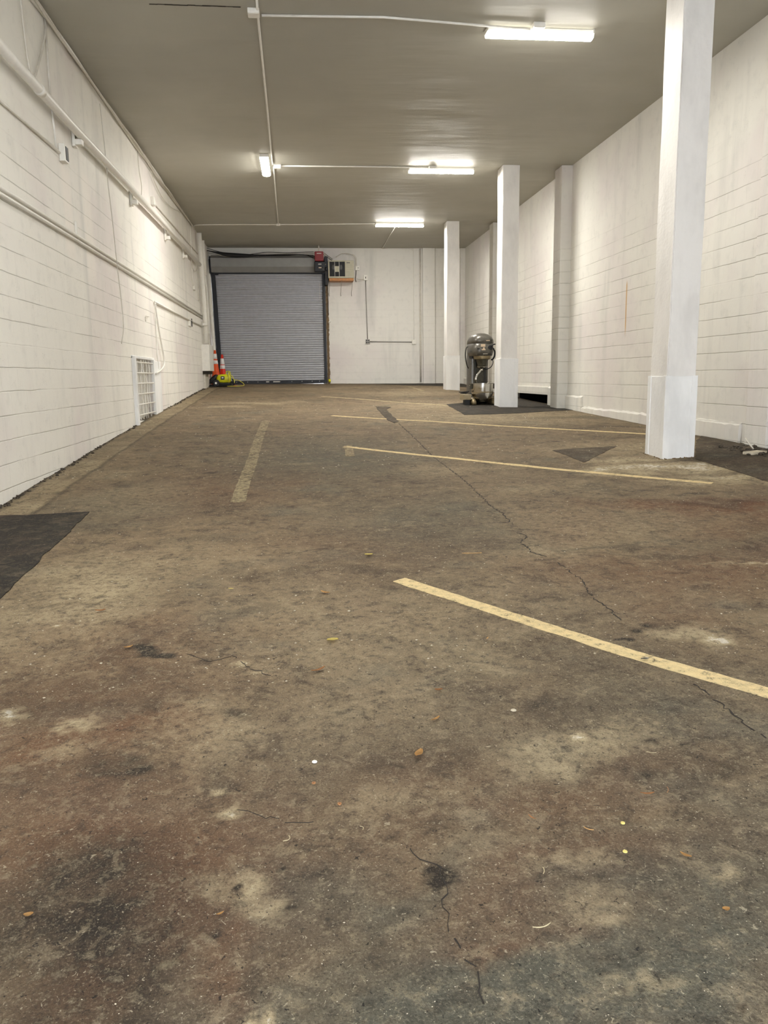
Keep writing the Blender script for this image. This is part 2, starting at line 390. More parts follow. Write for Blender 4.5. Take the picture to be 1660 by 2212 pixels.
    # dark oil and damp
    for b in [(310, 1402, .075, .05, 1.5), (350, 1412, .05, .03, 1.4), (440, 1428, .05, .02, .8), (90, 1990, .40, .40, .85), (210, 1890, .24, .26, .62), (330, 2050, .10, .3, .7), (260, 1960, .08, .08, .9), (120, 1920, .06, .04, .9),
              (1400, 1350, .035, .03, 1.8), (1388, 1368, .03, .03, 1.6), (1360, 1387, .04, .02, 1.4), (1185, 1308, .12, .035, .8), (1400, 1690, .05, .035, 1.1), (1560, 1690, .16, .05, .6), (1420, 1605, .03, .02, .9),
              (270, 1640, .14, .06, .65), (300, 1655, .05, .03, 1.0), (450, 1108, .10, .05, .9), (470, 1020, .10, .04, .8), (330, 1520, .05, .08, .5), (255, 1440, .3, .12, .35), (150, 1480, .5, .2, .35),
              (1480, 1066, .18, .05, .9), (1540, 1085, .5, .14, .5), (1230, 900, .9, .3, .48), (1290, 925, .8, .2, .42), (1560, 990, .6, .5, .5), (1330, 1170, .5, .05, .5), (1420, 1190, .4, .05, .4),
              (955, 1885, .03, .04, 1.2), (935, 1868, .02, .02, 1.2), (612, 1860, .012, .010, 1.8), (470, 2008, .016, .014, 1.7), (410, 2025, .02, .06, .8), (415, 2060, .04, .03, .5), (510, 1908, .012, .008, 1.7), (1610, 2190, .012, .016, 1.7), (640, 1942, .02, .012, 1.2),
              (600, 830, 1.6, .4, .38), (250, 950, .3, 1.4, .28), (760, 1230, .22, .08, .5), (640, 1240, .2, .06, .3), (850, 1300, .1, .05, .3), (40, 2130, .22, .35, .6), (310, 2180, .04, .14, .6), (570, 2100, .03, .05, .5), (1120, 1540, .04, .02, .6),
              (1050, 1610, .14, .04, .35), (520, 1530, .08, .03, .7), (700, 1850, .12, .03, .5), (560, 1250, .2, .05, .25), (420, 1180, .3, .1, .35), (330, 1150, .15, .05, .4), (520, 1330, .2, .04, .4), (440, 1340, .14, .04, .35)]:
        blob(1, *b)
    # rust brown
    for b in [(1540, 1095, .9, .35, 1.1), (1620, 1130, .5, .4, .9), (1500, 1230, .9, .6, .5), (1240, 1130, .6, .4, .45), (350, 1830, .5, .45, .6), (150, 1800, .4, .3, .6), (480, 1060, .7, 1.2, .45), (1420, 1320, .3, .3, .3),
              (200, 1450, .8, .6, .45), (330, 1560, .3, .3, .6), (1250, 1890, .4, .14, .45), (700, 1180, 1.0, .6, .22), (560, 1960, .10, .35, .5), (330, 1890, .25, .3, .5), (120, 2130, .2, .2, .6), (640, 1800, .3, .2, .25), (1100, 2010, .2, .06, .5), (100, 1600, .6, .4, .6), (1200, 1700, .6, .2, .3), (950, 1650, .5, .25, .25), (700, 1700, .4, .3, .25)]:
        blob(2, *b)
    # grey green patches; the nearest ones paint in the cool daylight cast
    for b in [(1280, 2110, .9, .40, 1.0), (800, 2130, .6, .32, .85), (650, 1850, .34, .26, .85), (860, 1900, .30, .16, .6), (700, 985, 1.1, 1.6, .70), (350, 1080, .9, 1.0, .45), (250, 1140, .5, .4, .4),
              (200, 2010, .25, .25, .45), (400, 2150, .12, .18, .6), (900, 1500, 1.2, .9, .20), (1600, 1950, .5, .3, .65), (900, 1130, 1.0, 1.0, .45), (1480, 1560, .6, .5, .35), (1300, 1950, .5, .2, .5), (1050, 1980, .4, .15, .5)]:
        blob(3, *b)
    # gutter strip along the left wall
    e = XL + .36 + (vnoise(X, Y, 3, 21) - .5) * .05
    g = np.clip((e - X) / .02, 0, 1) * (Y > 6.2)
    st[0] = np.maximum(st[0], g * .40 * (.6 + .8 * vnoise(X, Y, 4, 22)))
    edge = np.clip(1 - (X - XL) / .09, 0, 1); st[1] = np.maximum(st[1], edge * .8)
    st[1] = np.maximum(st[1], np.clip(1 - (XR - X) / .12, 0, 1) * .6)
    st[1] = np.maximum(st[1], np.clip(1 - np.abs(X - e) / .035, 0, 1) * .55 * (Y > 6.2))
    data = np.stack([st[0], st[1], st[2], st[3]], -1).reshape(-1, 4).astype(np.float32)
    at = me.color_attributes.new('stain', 'FLOAT_COLOR', 'POINT'); at.data.foreach_set('color', data.ravel())
    me.materials.append(M['floor'])
    o = bpy.data.objects.new('floor', me); COL.objects.link(o)
    LOC[o.name] = Vector((0, 0, 0))
    tag(o, 'stained brown asphalt floor sloping up to the back', None, None, 'structure')
    # slab under the surface
    bm = B()
    N = 30
    top = []; bot = []
    for i in range(N + 1):
        y = YF - .25 + (YB + .25 - YF + .25) * i / N
        rt = []; rb = []
        for x in (XL - .2, 3.8, XR + .2):
            z = fz(min(max(x, XL), XR), y) - .03
            rt.append(bm.verts.new((x, y, z))); rb.append(bm.verts.new((x, y, z - .25)))
        top.append(rt); bot.append(rb)
    for i in range(N):
        for k in range(2):
            bm.faces.new((top[i][k], top[i][k + 1], top[i + 1][k + 1], top[i + 1][k]))
            bm.faces.new((bot[i][k], bot[i + 1][k], bot[i + 1][k + 1], bot[i][k + 1]))
    s = obj('slab', bm, M['rubble'], o)
    return o
FLOOR = build_floor()

# thin layers lying on the floor
def layer(name, poly, mat, label=None, cat=None, h=.004, wob=.012, group=None, parent=None, wn=7.0, step=.25):
    P = [Vector((p[0], p[1])) for p in poly]; Q = []
    for i, a in enumerate(P):
        b = P[(i + 1) % len(P)]; L = (b - a).length; n = max(1, int(L / .06))
        for k in range(n):
            c = a.lerp(b, k / n); nrm = Vector((b.y - a.y, a.x - b.x)).normalized()
            d = (float(vnoise(np.array(c.x), np.array(c.y), wn, 31)) - .5) * 2 * wob + (random.random() - .5) * wob * .6
            Q.append(c + nrm * d)
    bm = B()
    f = bm.faces.new([bm.verts.new((q.x, q.y, 0)) for q in Q])
    xs = [q.x for q in Q]; ys = [q.y for q in Q]
    for ax, lo, hi in ((0, min(xs), max(xs)), (1, min(ys), max(ys))):
        c = math.ceil(lo / step) * step
        while c < hi:
            co = Vector((c, 0, 0)) if ax == 0 else Vector((0, c, 0)); no = Vector((1, 0, 0)) if ax == 0 else Vector((0, 1, 0))
            bmesh.ops.bisect_plane(bm, geom=bm.verts[:] + bm.edges[:] + bm.faces[:], plane_co=co, plane_no=no, dist=1e-5); c += step
    r = bmesh.ops.extrude_face_region(bm, geom=bm.faces[:])
    up = {v for v in r['geom'] if isinstance(v, bmesh.types.BMVert)}
    for v in bm.verts:
        z = fz(v.co.x, v.co.y) + (float(vnoise(np.array(v.co.x), np.array(v.co.y), .9, 3)) - .5) * .012 + (float(vnoise(np.array(v.co.x), np.array(v.co.y), 3, 4)) - .5) * .004
        v.co.z = z + (h if v in up else -.015)
    o = obj(name, bm, mat, parent)
    if label: tag(o, label, cat, group)
    return o
def strip_poly(pix, w):
    """pixel path -> band of width w on the floor"""
    C = [onF(*p) for p in pix]; C = [Vector((c.x, c.y)) for c in C]
    L = []; R_ = []
    for i, c in enumerate(C):
        d = (C[min(i + 1, len(C) - 1)] - C[max(i - 1, 0)]).normalized(); n = Vector((-d.y, d.x)) * w / 2
        L.append(c + n); R_.append(c - n)
    return L + R_[::-1]
def ppoly(pix): return [(onF(*p).x, onF(*p).y) for p in pix]
layer('asphalt_patch', [(XL + .02, onF(0, 1290).y - 1.2)] + ppoly([(-60, 1370), (0, 1290), (80, 1215), (150, 1150), (192, 1108)]) + [(XL + .02, onF(192, 1108).y + .02)], M['darkpatch'],
      'blackish asphalt patch at the left edge of the floor', 'asphalt patch', .006, .018)
layer('asphalt_patch', ppoly([(965, 874), (1004, 896), (1120, 893), (1245, 886)]) + [(XR - .02, 14.6), (XR - .02, 18.6), (4.2, 18.5)] + ppoly([(1040, 866)]), M['darkpatch'],
      'dark brown asphalt patch under the dough mixer and middle column', 'asphalt patch', .005)
layer('asphalt_patch', ppoly([(1195, 973), (1335, 964), (1262, 998)]), M['duskpatch'],
      'small triangular dark patch left of the nearest column', 'asphalt patch', .004)
layer('asphalt_patch', ppoly([(1502, 992), (1600, 1022), (1665, 1042)]) + [(XR - .03, 7.2), (XR - .03, 9.6)] + ppoly([(1506, 950)]), M['duskpatch'],
      'dark asphalt patch behind the nearest column, beside the right wall', 'asphalt patch', .004)
layer('asphalt_patch', [(3.0, 23.3), (4.0, 22.6), (4.95, 22.4), (4.98, 24.42), (1.5, 24.42), (2.3, 24.0)], M['darkpatch'],
      'dark asphalt strip along the foot of the back wall', 'asphalt patch', .004)
layer('sealed_crack', ppoly([(812, 879), (845, 880), (834, 886), (850, 900), (862, 911), (853, 915), (838, 908), (822, 892)]), M['seal'],
      'dark tar filled crack crossing the floor near the parking lines', 'crack filler', .006, .01)
def line(pix, w, mat, label, h=.0025, wob=.006):
    return layer('parking_line', strip_poly(pix, w), mat, label, 'floor marking', h, wob, 'painted parking lines', wn=14)
line([(862, 1253), (1100, 1329), (1350, 1408), (1500, 1452), (1700, 1508)], .085, M['paint1'], 'thick cream parking line nearest the viewer')
line([(745, 965), (1000, 992), (1300, 1022), (1540, 1043)], .085, M['paint1'], 'cream parking line ending just in front of the nearest column')
line([(718, 898), (1000, 915), (1250, 929), (1400, 937)], .085, M['paint1'], 'long cream parking line running behind the nearest column')
line([(697, 857), (850, 868), (965, 876)], .085, M['paint2'], 'cream parking line ending at the dark patch by the mixer')
line([(738, 835), (820, 841), (900, 845)], .085, M['paint3'], 'faint parking line farthest from the viewer')
line([(575, 909), (560, 945), (540, 1010), (524, 1052), (514, 1085)], .12, M['paint3'], 'faded olive line running lengthwise on the left of the floor')
line([(752, 962), (757, 985)], .10, M['paint3'], 'short worn stub of paint at the end of a parking line')
line([(885, 835), (915, 845)], .10, M['paint3'], 'short slanted paint mark near the back wall')
# cracks in the asphalt, thin dark ribbons that belong to the floor
def crack(pix, w=.006):
    pts = [onF(*p) for p in pix]; path = []
    for a, b in zip(pts, pts[1:]):
        n = max(2, int((b - a).length / .022))
        for k in range(n):
            c = a.lerp(b, k / n); path.append(Vector((c.x + (random.random() - .5) * .022, c.y + (random.random() - .5) * .02)))
    bm = B(); prev = None
    for i, c in enumerate(path):
        d = (path[min(i + 1, len(path) - 1)] - path[max(i - 1, 0)]).normalized(); n = Vector((-d.y, d.x)) * w * (.3 + random.random() * .9) / 2
        q = []
        for s in (1, -1):
            x, y = c.x + n.x * s, c.y + n.y * s
            z = fz(x, y) + (float(vnoise(np.array(x), np.array(y), .9, 3)) - .5) * .012 + (float(vnoise(np.array(x), np.array(y), 3, 4)) - .5) * .004
            q += [bm.verts.new((x, y, z + .0016)), bm.verts.new((x, y, z - .01))]
        if prev and random.random() > .12:
            bm.faces.new((prev[0], prev[2], q[2], q[0])); bm.faces.new((prev[0], q[0], q[1], prev[1])); bm.faces.new((prev[2], prev[3], q[3], q[2]))
        prev = q
    obj('crack', bm, M['joint_shadow'], FLOOR)
crack([(862, 915), (900, 950), (935, 985), (985, 1022), (1020, 1052), (1052, 1085), (1090, 1112), (1110, 1135)], .009)
crack([(1118, 1150), (1138, 1158), (1128, 1172), (1150, 1192), (1185, 1205)], .010)
crack([(1205, 1215), (1262, 1255), (1278, 1288), (1320, 1318), (1345, 1345)], .007)
crack([(1495, 1475), (1550, 1515), (1610, 1560), (1665, 1600)], .007)
crack([(880, 1838), (935, 1868), (958, 1885), (962, 1930), (968, 2010), (1010, 2070), (1045, 2150), (1075, 2215)], .0035)
crack([(935, 1868), (975, 1878)], .006)
crack([(590, 820 + 640), (540, 1448), (505, 1418), (450, 1432), (400, 1410)], .0035)
crack([(500, 1745), (620, 1775), (700, 1780)], .0014)

# ------------------------------------------------------------------ shell
def struct(name, bm, mat, label=None): o = obj(name, bm, mat); return tag(o, label, None, None, 'structure')
ZB = -2.0
bm = B(); box(bm, XL - .22, XR + .22, YF - .2, YB + .22, ZC, ZC + .2); struct('ceiling', bm, M['ceil'], 'flat painted ceiling')
# left wall with the opening behind the bars
G0, G1, GZ0, GZ1 = 12.62, 14.33, -.66, .32
bm = B()
box(bm, XL - .2, XL, YF - .2, G0, ZB, ZC); box(bm, XL - .2, XL, G1, YB + .2, ZB, ZC)
box(bm, XL - .2, XL, G0, G1, GZ1, ZC); box(bm, XL - .2, XL, G0, G1, ZB, GZ0)
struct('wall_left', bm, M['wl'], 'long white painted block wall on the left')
# right wall with the low dark opening
T0, T1, TZ = 15.95, 18.9, -.43
bm = B()
box(bm, XR, XR + .2, YF - .2, T0, ZB, ZC); box(bm, XR, XR + .2, T1, YB + .2, ZB, ZC); box(bm, XR, XR + .2, T0, T1, TZ, ZC)
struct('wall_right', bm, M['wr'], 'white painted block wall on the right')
bm = B(); box(bm, XR + .2, XR + .9, T0 - .2, T0, ZB, TZ); box(bm, XR + .2, XR + .9, T1, T1 + .2, ZB, TZ)
box(bm, XR + .9, XR + 1.0, T0 - .2, T1 + .2, ZB, TZ + .1); box(bm, XR + .2, XR + 1.0, T0 - .2, T1 + .2, TZ, TZ + .1); box(bm, XR, XR + .9, T0, T1, ZB, fz(XR, 17) - .15)
struct('wall_recess', bm, M['void'], 'dark crawl space behind the low opening in the right wall')
# footing ledges of the right wall
for i, (y0, y1, zt) in enumerate([(8.75, 14.0, -.60), (14.0, 14.85, -.415), (15.3, 15.95, -.27), (18.9, 20.3, -.23), (20.7, 24.4, -.1)]):
    bm = B(); n = max(2, int((y1 - y0) / .1)); T = []; Bt = []
    for k in range(n + 1):
        y = y0 + (y1 - y0) * k / n; w = .035 + (random.random() - .5) * .012; dz = (random.random() - .5) * .02
        T.append((bm.verts.new((XR + .01, y, zt + .015 + dz)), bm.verts.new((XR - w, y, zt - .02 + dz)), bm.verts.new((XR - w - .012, y, ZB + .6))))
    for a, b in zip(T, T[1:]):
        bm.faces.new((a[0], b[0], b[1], a[1])); bm.faces.new((a[1], b[1], b[2], a[2]))
    bm.faces.new(T[0]); bm.faces.new(T[-1][::-1])
    struct('trim_%d' % (i + 1), bm, M['wr'], 'white painted concrete footing ledge of the right wall')
bm = B(); box(bm, XR - .05, XR + .01, T0, T1, TZ - .001, -.27, bev=.01); struct('trim_6', bm, M['wr'], 'white painted lintel over the low dark opening')
# pilasters of the right wall and back wall
def pilaster(n, x0, x1, y0, y1, label, mat):
    bm = B(); box(bm, x0, x1, y0, y1, ZB, ZC - .001, bev=.012); struct('trim_%d' % n, bm, mat, label)
pilaster(7, XR - .04, XR + .05, 8.2, 8.62, 'shallow white pilaster on the right wall nearest the viewer', M['wr'])
pilaster(8, XR - .20, XR + .05, 14.86, 15.27, 'white pilaster on the right wall beside the dark opening', M['wr'])
pilaster(9, XR - .14, XR + .05, 20.32, 20.72, 'white pilaster on the right wall hidden behind the middle column', M['wr'])
# back wall: door opening left, block work right
DX0, DX1, DZ = -2.25, .76, 3.10
bm = B()
box(bm, XL - .2, DX0, YB, YB + .2, ZB, ZC); box(bm, DX1, XR + .2, YB, YB + .2, ZB, ZC); box(bm, DX0, DX1, YB, YB + .2, DZ, ZC)
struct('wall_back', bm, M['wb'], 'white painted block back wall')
pilaster(10, 3.77, 4.14, YB - .10, YB + .02, 'white pilaster on the back wall', M['wb'])
pilaster(11, XR - .14, XR + .02, YB - .08, YB + .02, 'narrow white return in the right back corner', M['wb'])
bm = B()
for k in range(60):      # broken block edge right of the door
    z = -.25 + k * .058; box(bm, .88 + random.random() * .01, .945 + random.random() * .018, YB - .05 - random.random() * .02, YB + .03, z, z + .06)
struct('trim_12', bm, M['brickedge'], 'rough broken brown block edge beside the roller door')
# front wall, behind the viewer, with the open entrance that lets the daylight in
bm = B()
box(bm, XL - .2, -1.7, YF - .2, YF, ZB, ZC); box(bm, 3.6, XR + .2, YF - .2, YF, ZB, ZC); box(bm, -1.7, 3.6, YF - .2, YF, 2.1, ZC)
struct('wall_front', bm, M['wl'], 'white wall around the open entrance')

# ------------------------------------------------------------------ roller door
door = thing('door_1', 'grey corrugated roller door closed in the back wall', None, (-.75, YB - .12, fz(-.75, 24.3)), kind='structure')
yd = YB - .10
bm = B(); zb = -.115; zt = 3.06; P = .0655; n = int((zt - zb) / P) + 1; rows = []
prof = [(0, .006), (.10, -.004), (.26, -.024), (.5, -.030), (.74, -.022), (.88, 0)]
xa, xb = -2.40, .82
NX = 24
for k in range(n):
    for a, d in prof:
        z = zb + (k + a) * P
        if z > zt: break
        row = []
        for i in range(NX + 1):
            x = xa + (xb - xa) * i / NX
            dent = -.02 * math.exp(-((x - .05) / .25) ** 2 - ((z - 2.78) / .06) ** 2) + .004 * math.sin(x * 3 + z * 5)
            row.append(bm.verts.new((x, yd + d + dent, z)))
        rows.append(row)
for a, b in zip(rows, rows[1:]):
    for i in range(NX): bm.faces.new((a[i], a[i + 1], b[i + 1], b[i]))
o = obj('curtain', bm, M['door'], door, smooth=False)
boxo('bottom_bar', (-2.24, .80, yd - .05, yd + .02, -.205, -.105), M['blackmetal'], door, .006)
for x, w in ((-1.82, .02), (-1.5, .02), (-1.2, .02), (-.95, .09), (-.74, .19), (-.55, .02), (-.2, .02), (.1, .02), (.4, .02), (.62, .02)):
    boxo('bottom_bar_label' if w > .05 else 'bolt', (x, x + w, yd - .056, yd - .049, -.15, -.125), M['sticker'] if w > .05 else M['steelgrey'], door)
# hood: an octagonal box in front of the barrel
bm = B(); pr = [(YB - .02, 3.46), (YB - .22, 3.46), (YB - .42, 3.36), (YB - .42, 3.12), (YB - .30, 2.98), (YB - .02, 2.98)]
A = [bm.verts.new((-2.38, y, z)) for y, z in pr]; C = [bm.verts.new((.66, y, z)) for y, z in pr]
for i in range(len(pr)): j = (i + 1) % len(pr); bm.faces.new((A[i], A[j], C[j], C[i]))
bm.faces.new(A); bm.faces.new(C[::-1]); obj('hood', bm, M['hood'], door)
boxo('hood_lip', (-2.34, .80, yd - .06, yd - .02, 2.955, 2.985), M['blackmetal'], door, .004)
bm = B(); gp = [onY(*p, YB - .17) for p in ((453.5, 560), (461, 599), (467.5, 686), (473, 760), (478.5, 822))]
for a_, b_ in zip(gp, gp[1:]):
    vv = [bm.verts.new(p + Vector((sx, sy, 0))) for p in (a_, b_) for sx, sy in ((-.06, -.04), (.06, -.04), (.06, .04), (-.06, .04))]
    for f in ((0, 1, 5, 4), (1, 2, 6, 5), (2, 3, 7, 6), (3, 0, 4, 7), (0, 3, 2, 1), (4, 5, 6, 7)): bm.faces.new([vv[i] for i in f])
if 1: pass; obj('guide_track', bm, M['blackmetal'], door)
boxo('guide_track', (.785, .862, YB - .16, YB - .02, -.20, 2.98), M['blackmetal'], door, .006)
boxo('end_bracket', (-2.43, -2.36, YB - .30, YB - .03, 2.95, 3.42), M['blackmetal'], door, .006)
boxo('end_bracket', (.86, .95, YB - .36, YB - .03, 2.62, 3.42), M['blackmetal'], door, .006)
bm = B(); box(bm, -2.34, -2.2, YB - .16, YB - .1, 2.92, 2.95, mat=None); obj('guide_funnel', bm, M['blackmetal'], door)
tubeo('pull_cord', [(.70, yd - .035, 2.72), (.70, yd - .04, 2.4), (.695, yd - .035, 2.2)], .004, M['sticker'], door)
# opener motor
mo = thing('door_opener', 'red topped black chain hoist door opener beside the hood', 'door opener', (.70, YB - .5, 2.95))
ym = YB - .60
boxo('motor_cover', (.575, .825, ym, YB - .44, 3.255, 3.52), M['red'], mo, .015)
boxo('gearbox', (.56, .86, ym + .02, YB - .43, 2.96, 3.25), M['blackmetal'], mo, .02)
boxo('name_label', (.635, .765, ym - .004, ym + .002, 3.455, 3.475), M['sticker'], mo)
boxo('warning_label', (.68, .76, ym + .012, ym + .022, 3.06, 3.085), M['tan'], mo)
boxo('spec_label', (.67, .76, ym + .012, ym + .022, 3.16, 3.18), M['sticker'], mo)
for x, z in ((.555, 3.33), (.558, 3.13), (.87, 3.17)): tubeo('cable_gland', [(x - .02, ym + .06, z), (x + .03, ym + .06, z)], .014, M['steel'], mo)
tubeo('limit_lever', [(.80, ym + .01, 3.10), (.79, ym - .03, 3.06), (.81, ym - .03, 3.0)], .008, M['steel'], mo)
bm = B(); 
for k in range(90): 
    z = 3.0 - k * .034; tube(bm, [(.895, YB - .38, z), (.899, YB - .385, z - .02)], .006, 5)
obj('hand_chain', bm, M['brickedge'], mo)
lathe_b = B(); lathe(lathe_b, [(0, -.015), (.06, -.015), (.06, .015), (0, .015)], 20, Matrix.Translation((.90, YB - .40, 3.06)) @ Matrix.Rotation(math.pi / 2, 4, 'Y')); obj('chain_wheel', lathe_b, M['blackmetal'], mo)
for dz in (0, .045): tubeo('brace_rod', [(.84, YB - .45, 3.50 - dz), (1.10, YB - .12, 3.37 - dz)], .011, M['steel'], mo)
tubeo('supply_conduit', [(.70, YB - .50, 3.52), (.70, YB - .49, 3.69)], .016, M['white2'], mo)
# cables along the hood
def cab(name, pts, r, mat, label, cat='cable', group=None, n=8, seg=6):
    o = tubeo(name, curve(pts, n), r, mat, None, seg); return tag(o, label, cat, group)
yc = YB - .46
W = lambda px, py, Y: onY(px, py, Y)
cab('cable_bundle', [W(447, 541, yc), W(470, 546, yc), W(500, 551, yc), W(540, 552, yc), W(580, 551, yc), W(640, 550, yc), W(678, 552, yc)], [.012 + .055 * math.exp(-((i - 17) / 9) ** 2) for i in range(49)], M['black'], 'thick black cable bundle sagging along the top of the roller door')
cab('cable', [W(447, 536, yc), W(480, 545, yc), W(530, 550, yc), W(575, 545, yc), W(620, 546, yc), W(678, 544, yc)], .009, M['black'], 'thin black cable above the bundle over the roller door')
cab('cable', [W(450, 546, yc), W(500, 555, yc), W(560, 549, yc), W(600, 549, yc), W(640, 548, yc), W(678, 548, yc)], .008, M['steelgrey'], 'grey cable weaving through the black bundle over the door')
cab('cable', [W(560, 553, yc + .03), W(610, 552, yc + .03), W(650, 550, yc + .03), W(668, 553, yc + .03), W(684, 562, yc + .03)], .010, M['black'], 'short black cable dropping to the door opener')

# ------------------------------------------------------------------ unit heater on its shelf
ht = thing('unit_heater', 'beige fan unit heater on a wooden wall shelf', 'heater', (1.32, YB - .25, 2.80))
yh0, yh1 = YB - .46, YB - .03
bm = B(); box(bm, .955, 1.70, yh0 + .02, yh1, 2.80, 3.29, bev=.015); obj('casing', bm, M['beige'], ht)
bm = B()   # front frame round the fan opening
for d in ((.955, .995, 2.80, 3.29), (1.44, 1.70, 2.80, 3.29), (.995, 1.44, 3.255, 3.29), (.995, 1.44, 2.80, 2.845)): box(bm, d[0], d[1], yh0, yh0 + .03, d[2], d[3], bev=.004)
obj('front_frame', bm, M['beige'], ht)
boxo('fan_cavity', (.995, 1.44, yh0 + .012, yh0 + .022, 2.845, 3.255), M['black'], ht)
bm = B()
for k in range(11): cyl(bm, (1.0 + k * .043, yh0 + .004, 2.845), (1.0 + k * .043, yh0 + .004, 3.255), .0022, 5)
for k in range(10): cyl(bm, (.995, yh0 + .002, 2.86 + k * .042), (1.44, yh0 + .002, 2.86 + k * .042), .0022, 5)
obj('guard', bm, M['darkgrille'], ht)
for x in (1.145, 1.275): boxo('guard_strap', (x - .006, x + .006, yh0 - .004, yh0, 2.845, 3.255), M['steelgrey'], ht)
boxo('hub_plate', (1.15, 1.27, yh0 - .012, yh0 - .004, 2.97, 3.13), M['beige'], ht, .004)
for s in (-1, 1):
    bm = B(); lathe(bm, [(0, 0), (.045, .004), (.06, .012), (.04, .016), (0, .012)], 14, Matrix.Translation((1.21 + s * .11, yh0 + .010, 3.10)) @ Matrix.Rotation(math.pi / 2, 4, 'X') @ Matrix.Diagonal((.8, 1.2, 1, 1)))
    obj('fan_blade', bm, M['mixerdark'], ht, smooth=True)
for k in range(7):
    bm = B(); box(bm, 1.47, 1.67, yh0 - .014, yh0 + .004, 0, .012); bmesh.ops.transform(bm, matrix=Matrix.Translation((0, 0, 2.87 + k * .048)), verts=bm.verts)
    obj('louver', bm, M['beige'], ht)
boxo('name_label', (1.49, 1.59, yh0 - .004, yh0, 3.215, 3.235), M['mixerdark'], ht)
sh = thing('wall_shelf', 'orange brown wooden board under the heater on wire brackets', 'shelf', (1.32, YB - .22, 2.55))
boxo('board', (.98, 1.69, YB - .44, YB - .02, 2.725, 2.797), M['wood'], sh, .004)
for x in (.99, 1.33, 1.65):
    tubeo('bracket', [(x, YB - .40, 2.725), (x, YB - .40, 2.62), (x - .01, YB - .03, 2.40), (x, YB - .012, 2.33)], .006, M['steelgrey'], sh)
# boxes and conduits on the back wall
def jbox(loc, s, label, mat='white', name='junction_box', cat='electrical box', axis='y', group=None, dark=False, parts=True):
    x, y, z = loc; r = thing(name, label, cat, (x, y, z), group)
    w, h, d = s
    if axis == 'y':
        boxo('housing', (x - w / 2, x + w / 2, y - d, y, z - h / 2, z + h / 2), M[mat], r, .006)
        if parts: boxo('cover_plate', (x - w * .42, x + w * .42, y - d - .004, y - d, z - h * .42, z + h * .42), M['black' if dark else mat], r)
    elif axis == 'x':
        boxo('housing', (x, x + d, y - w / 2, y + w / 2, z - h / 2, z + h / 2), M[mat], r, .006)
        if parts: boxo('cover_plate', (x + d, x + d + .004, y - w * .42, y + w * .42, z - h * .42, z + h * .42), M['black' if dark else mat], r)
    else:
        boxo('housing', (x - w / 2, x + w / 2, y - h / 2, y + h / 2, z - d, z), M[mat], r, .006)
        if parts: boxo('cover_plate', (x - w * .42, x + w * .42, y - h * .42, y + h * .42, z - d - .004, z - d), M[mat], r)
    return r
yw = YB - .002
jb = jbox((1.83, yw, 3.13), (.12, .13, .07), 'white switch box right of the heater'); tubeo('knob', [(1.85, YB - .072, 3.13), (1.85, YB - .09, 3.13)], .012, M['black'], jb)
jb = jbox((2.07, yw, 2.86), (.11, .15, .06), 'white switch box at the top of the grey conduit on the back wall'); tubeo('toggle', [(2.07, YB - .062, 2.88), (2.07, YB - .08, 2.83)], .01, M['black'], jb)
q = jbox((2.105, yw, 1.015), (.12, .12, .05), 'grey metal outlet box on the back wall', 'steelgrey', parts=False)
for dx in (-.028, .028):
    for dz in (-.028, .028): boxo('socket', (2.105 + dx - .02, 2.105 + dx + .02, YB - .056, YB - .05, 1.015 + dz - .018, 1.015 + dz + .018), M['black'], q)
jbox((3.50, yw, .985), (.12, .13, .05), 'white box where the grey floor level conduit meets the white riser')
cab('conduit', [(2.07, YB - .02, 2.78), (2.085, YB - .02, 1.9), (2.10, YB - .02, 1.08)], .013, M['steelgrey'], 'vertical grey conduit on the back wall', 'conduit', n=2)
cab('conduit', [(2.17, YB - .02, 1.01), (2.8, YB - .02, 1.0), (3.44, YB - .02, .985)], .013, M['steelgrey'], 'horizontal grey conduit low on the back wall', 'conduit', n=2)
cab('conduit', [(3.50, YB - .018, 1.05), (3.50, YB - .018, 2.4), (3.50, YB - .018, 3.55), (3.47, YB - .018, 3.66), (3.2, YB - .018, 3.68), (2.6, YB - .018, 3.685)], .011, M['white'], 'white conduit rising up the back wall to the ceiling', 'conduit', n=4)
cab('conduit', [(3.70, YB - .02, -.2), (3.70, YB - .02, 2), (3.70, YB - .02, 3.68)], .028, M['white2'], 'white vertical pipe beside the back wall pilaster', 'pipe', n=2)
cab('flexible_conduit', [W(726, 556, 24.3), W(738, 548, 24.3), W(752, 547, 24.3), W(765, 553, 24.3), W(770, 563, 24.3), W(771, 575, 24.3)], .010, M['white2'], 'pale flexible conduit arching over the heater', 'conduit')
cab('flexible_conduit', [W(748, 549, 24.35), W(764, 550, 24.35), W(771, 560, 24.35), W(768, 575, 24.35)], .007, M['white2'], 'thin wire looping beside the arch over the heater', 'cable')
cab('cable', [W(770, 584, 24.4), W(769, 597, 24.4), W(768, 603, 24.4), W(770, 609, 24.4)], .010, M['black'], 'short dark cable hanging below the heater switch box')
cab('cable', [W(768, 600, 24.4), W(777, 603, 24.4), W(787, 603, 24.4)], .006, M['white2'], 'upper thin wire between the two switch boxes')
cab('cable', [W(768, 605, 24.4), W(777, 608, 24.4), W(787, 604, 24.4)], .005, M['white2'], 'lower thin wire between the two switch boxes')
cab('cable', [W(708, 606, 24.38), W(709, 640, 24.38), W(710, 680, 24.38)], .008, M['blackmetal'], 'dark vertical cable right of the roller door')
o = B(); lathe(o, [(0, 0), (.05, 0), (.055, .02), (.04, .035), (0, .038)], 20, Matrix.Translation((.97, YB, 1.62)) @ Matrix.Rotation(math.pi / 2, 4, 'X'))
tag(obj('round_box', o, M['white'], None, True), 'small round white box hanging right of the roller door', 'electrical box')
cab('cable', [(.97, YB - .015, 1.57), (.965, YB - .015, 1.35)], .007, M['white2'], 'pale cable end below the round white box', n=2)
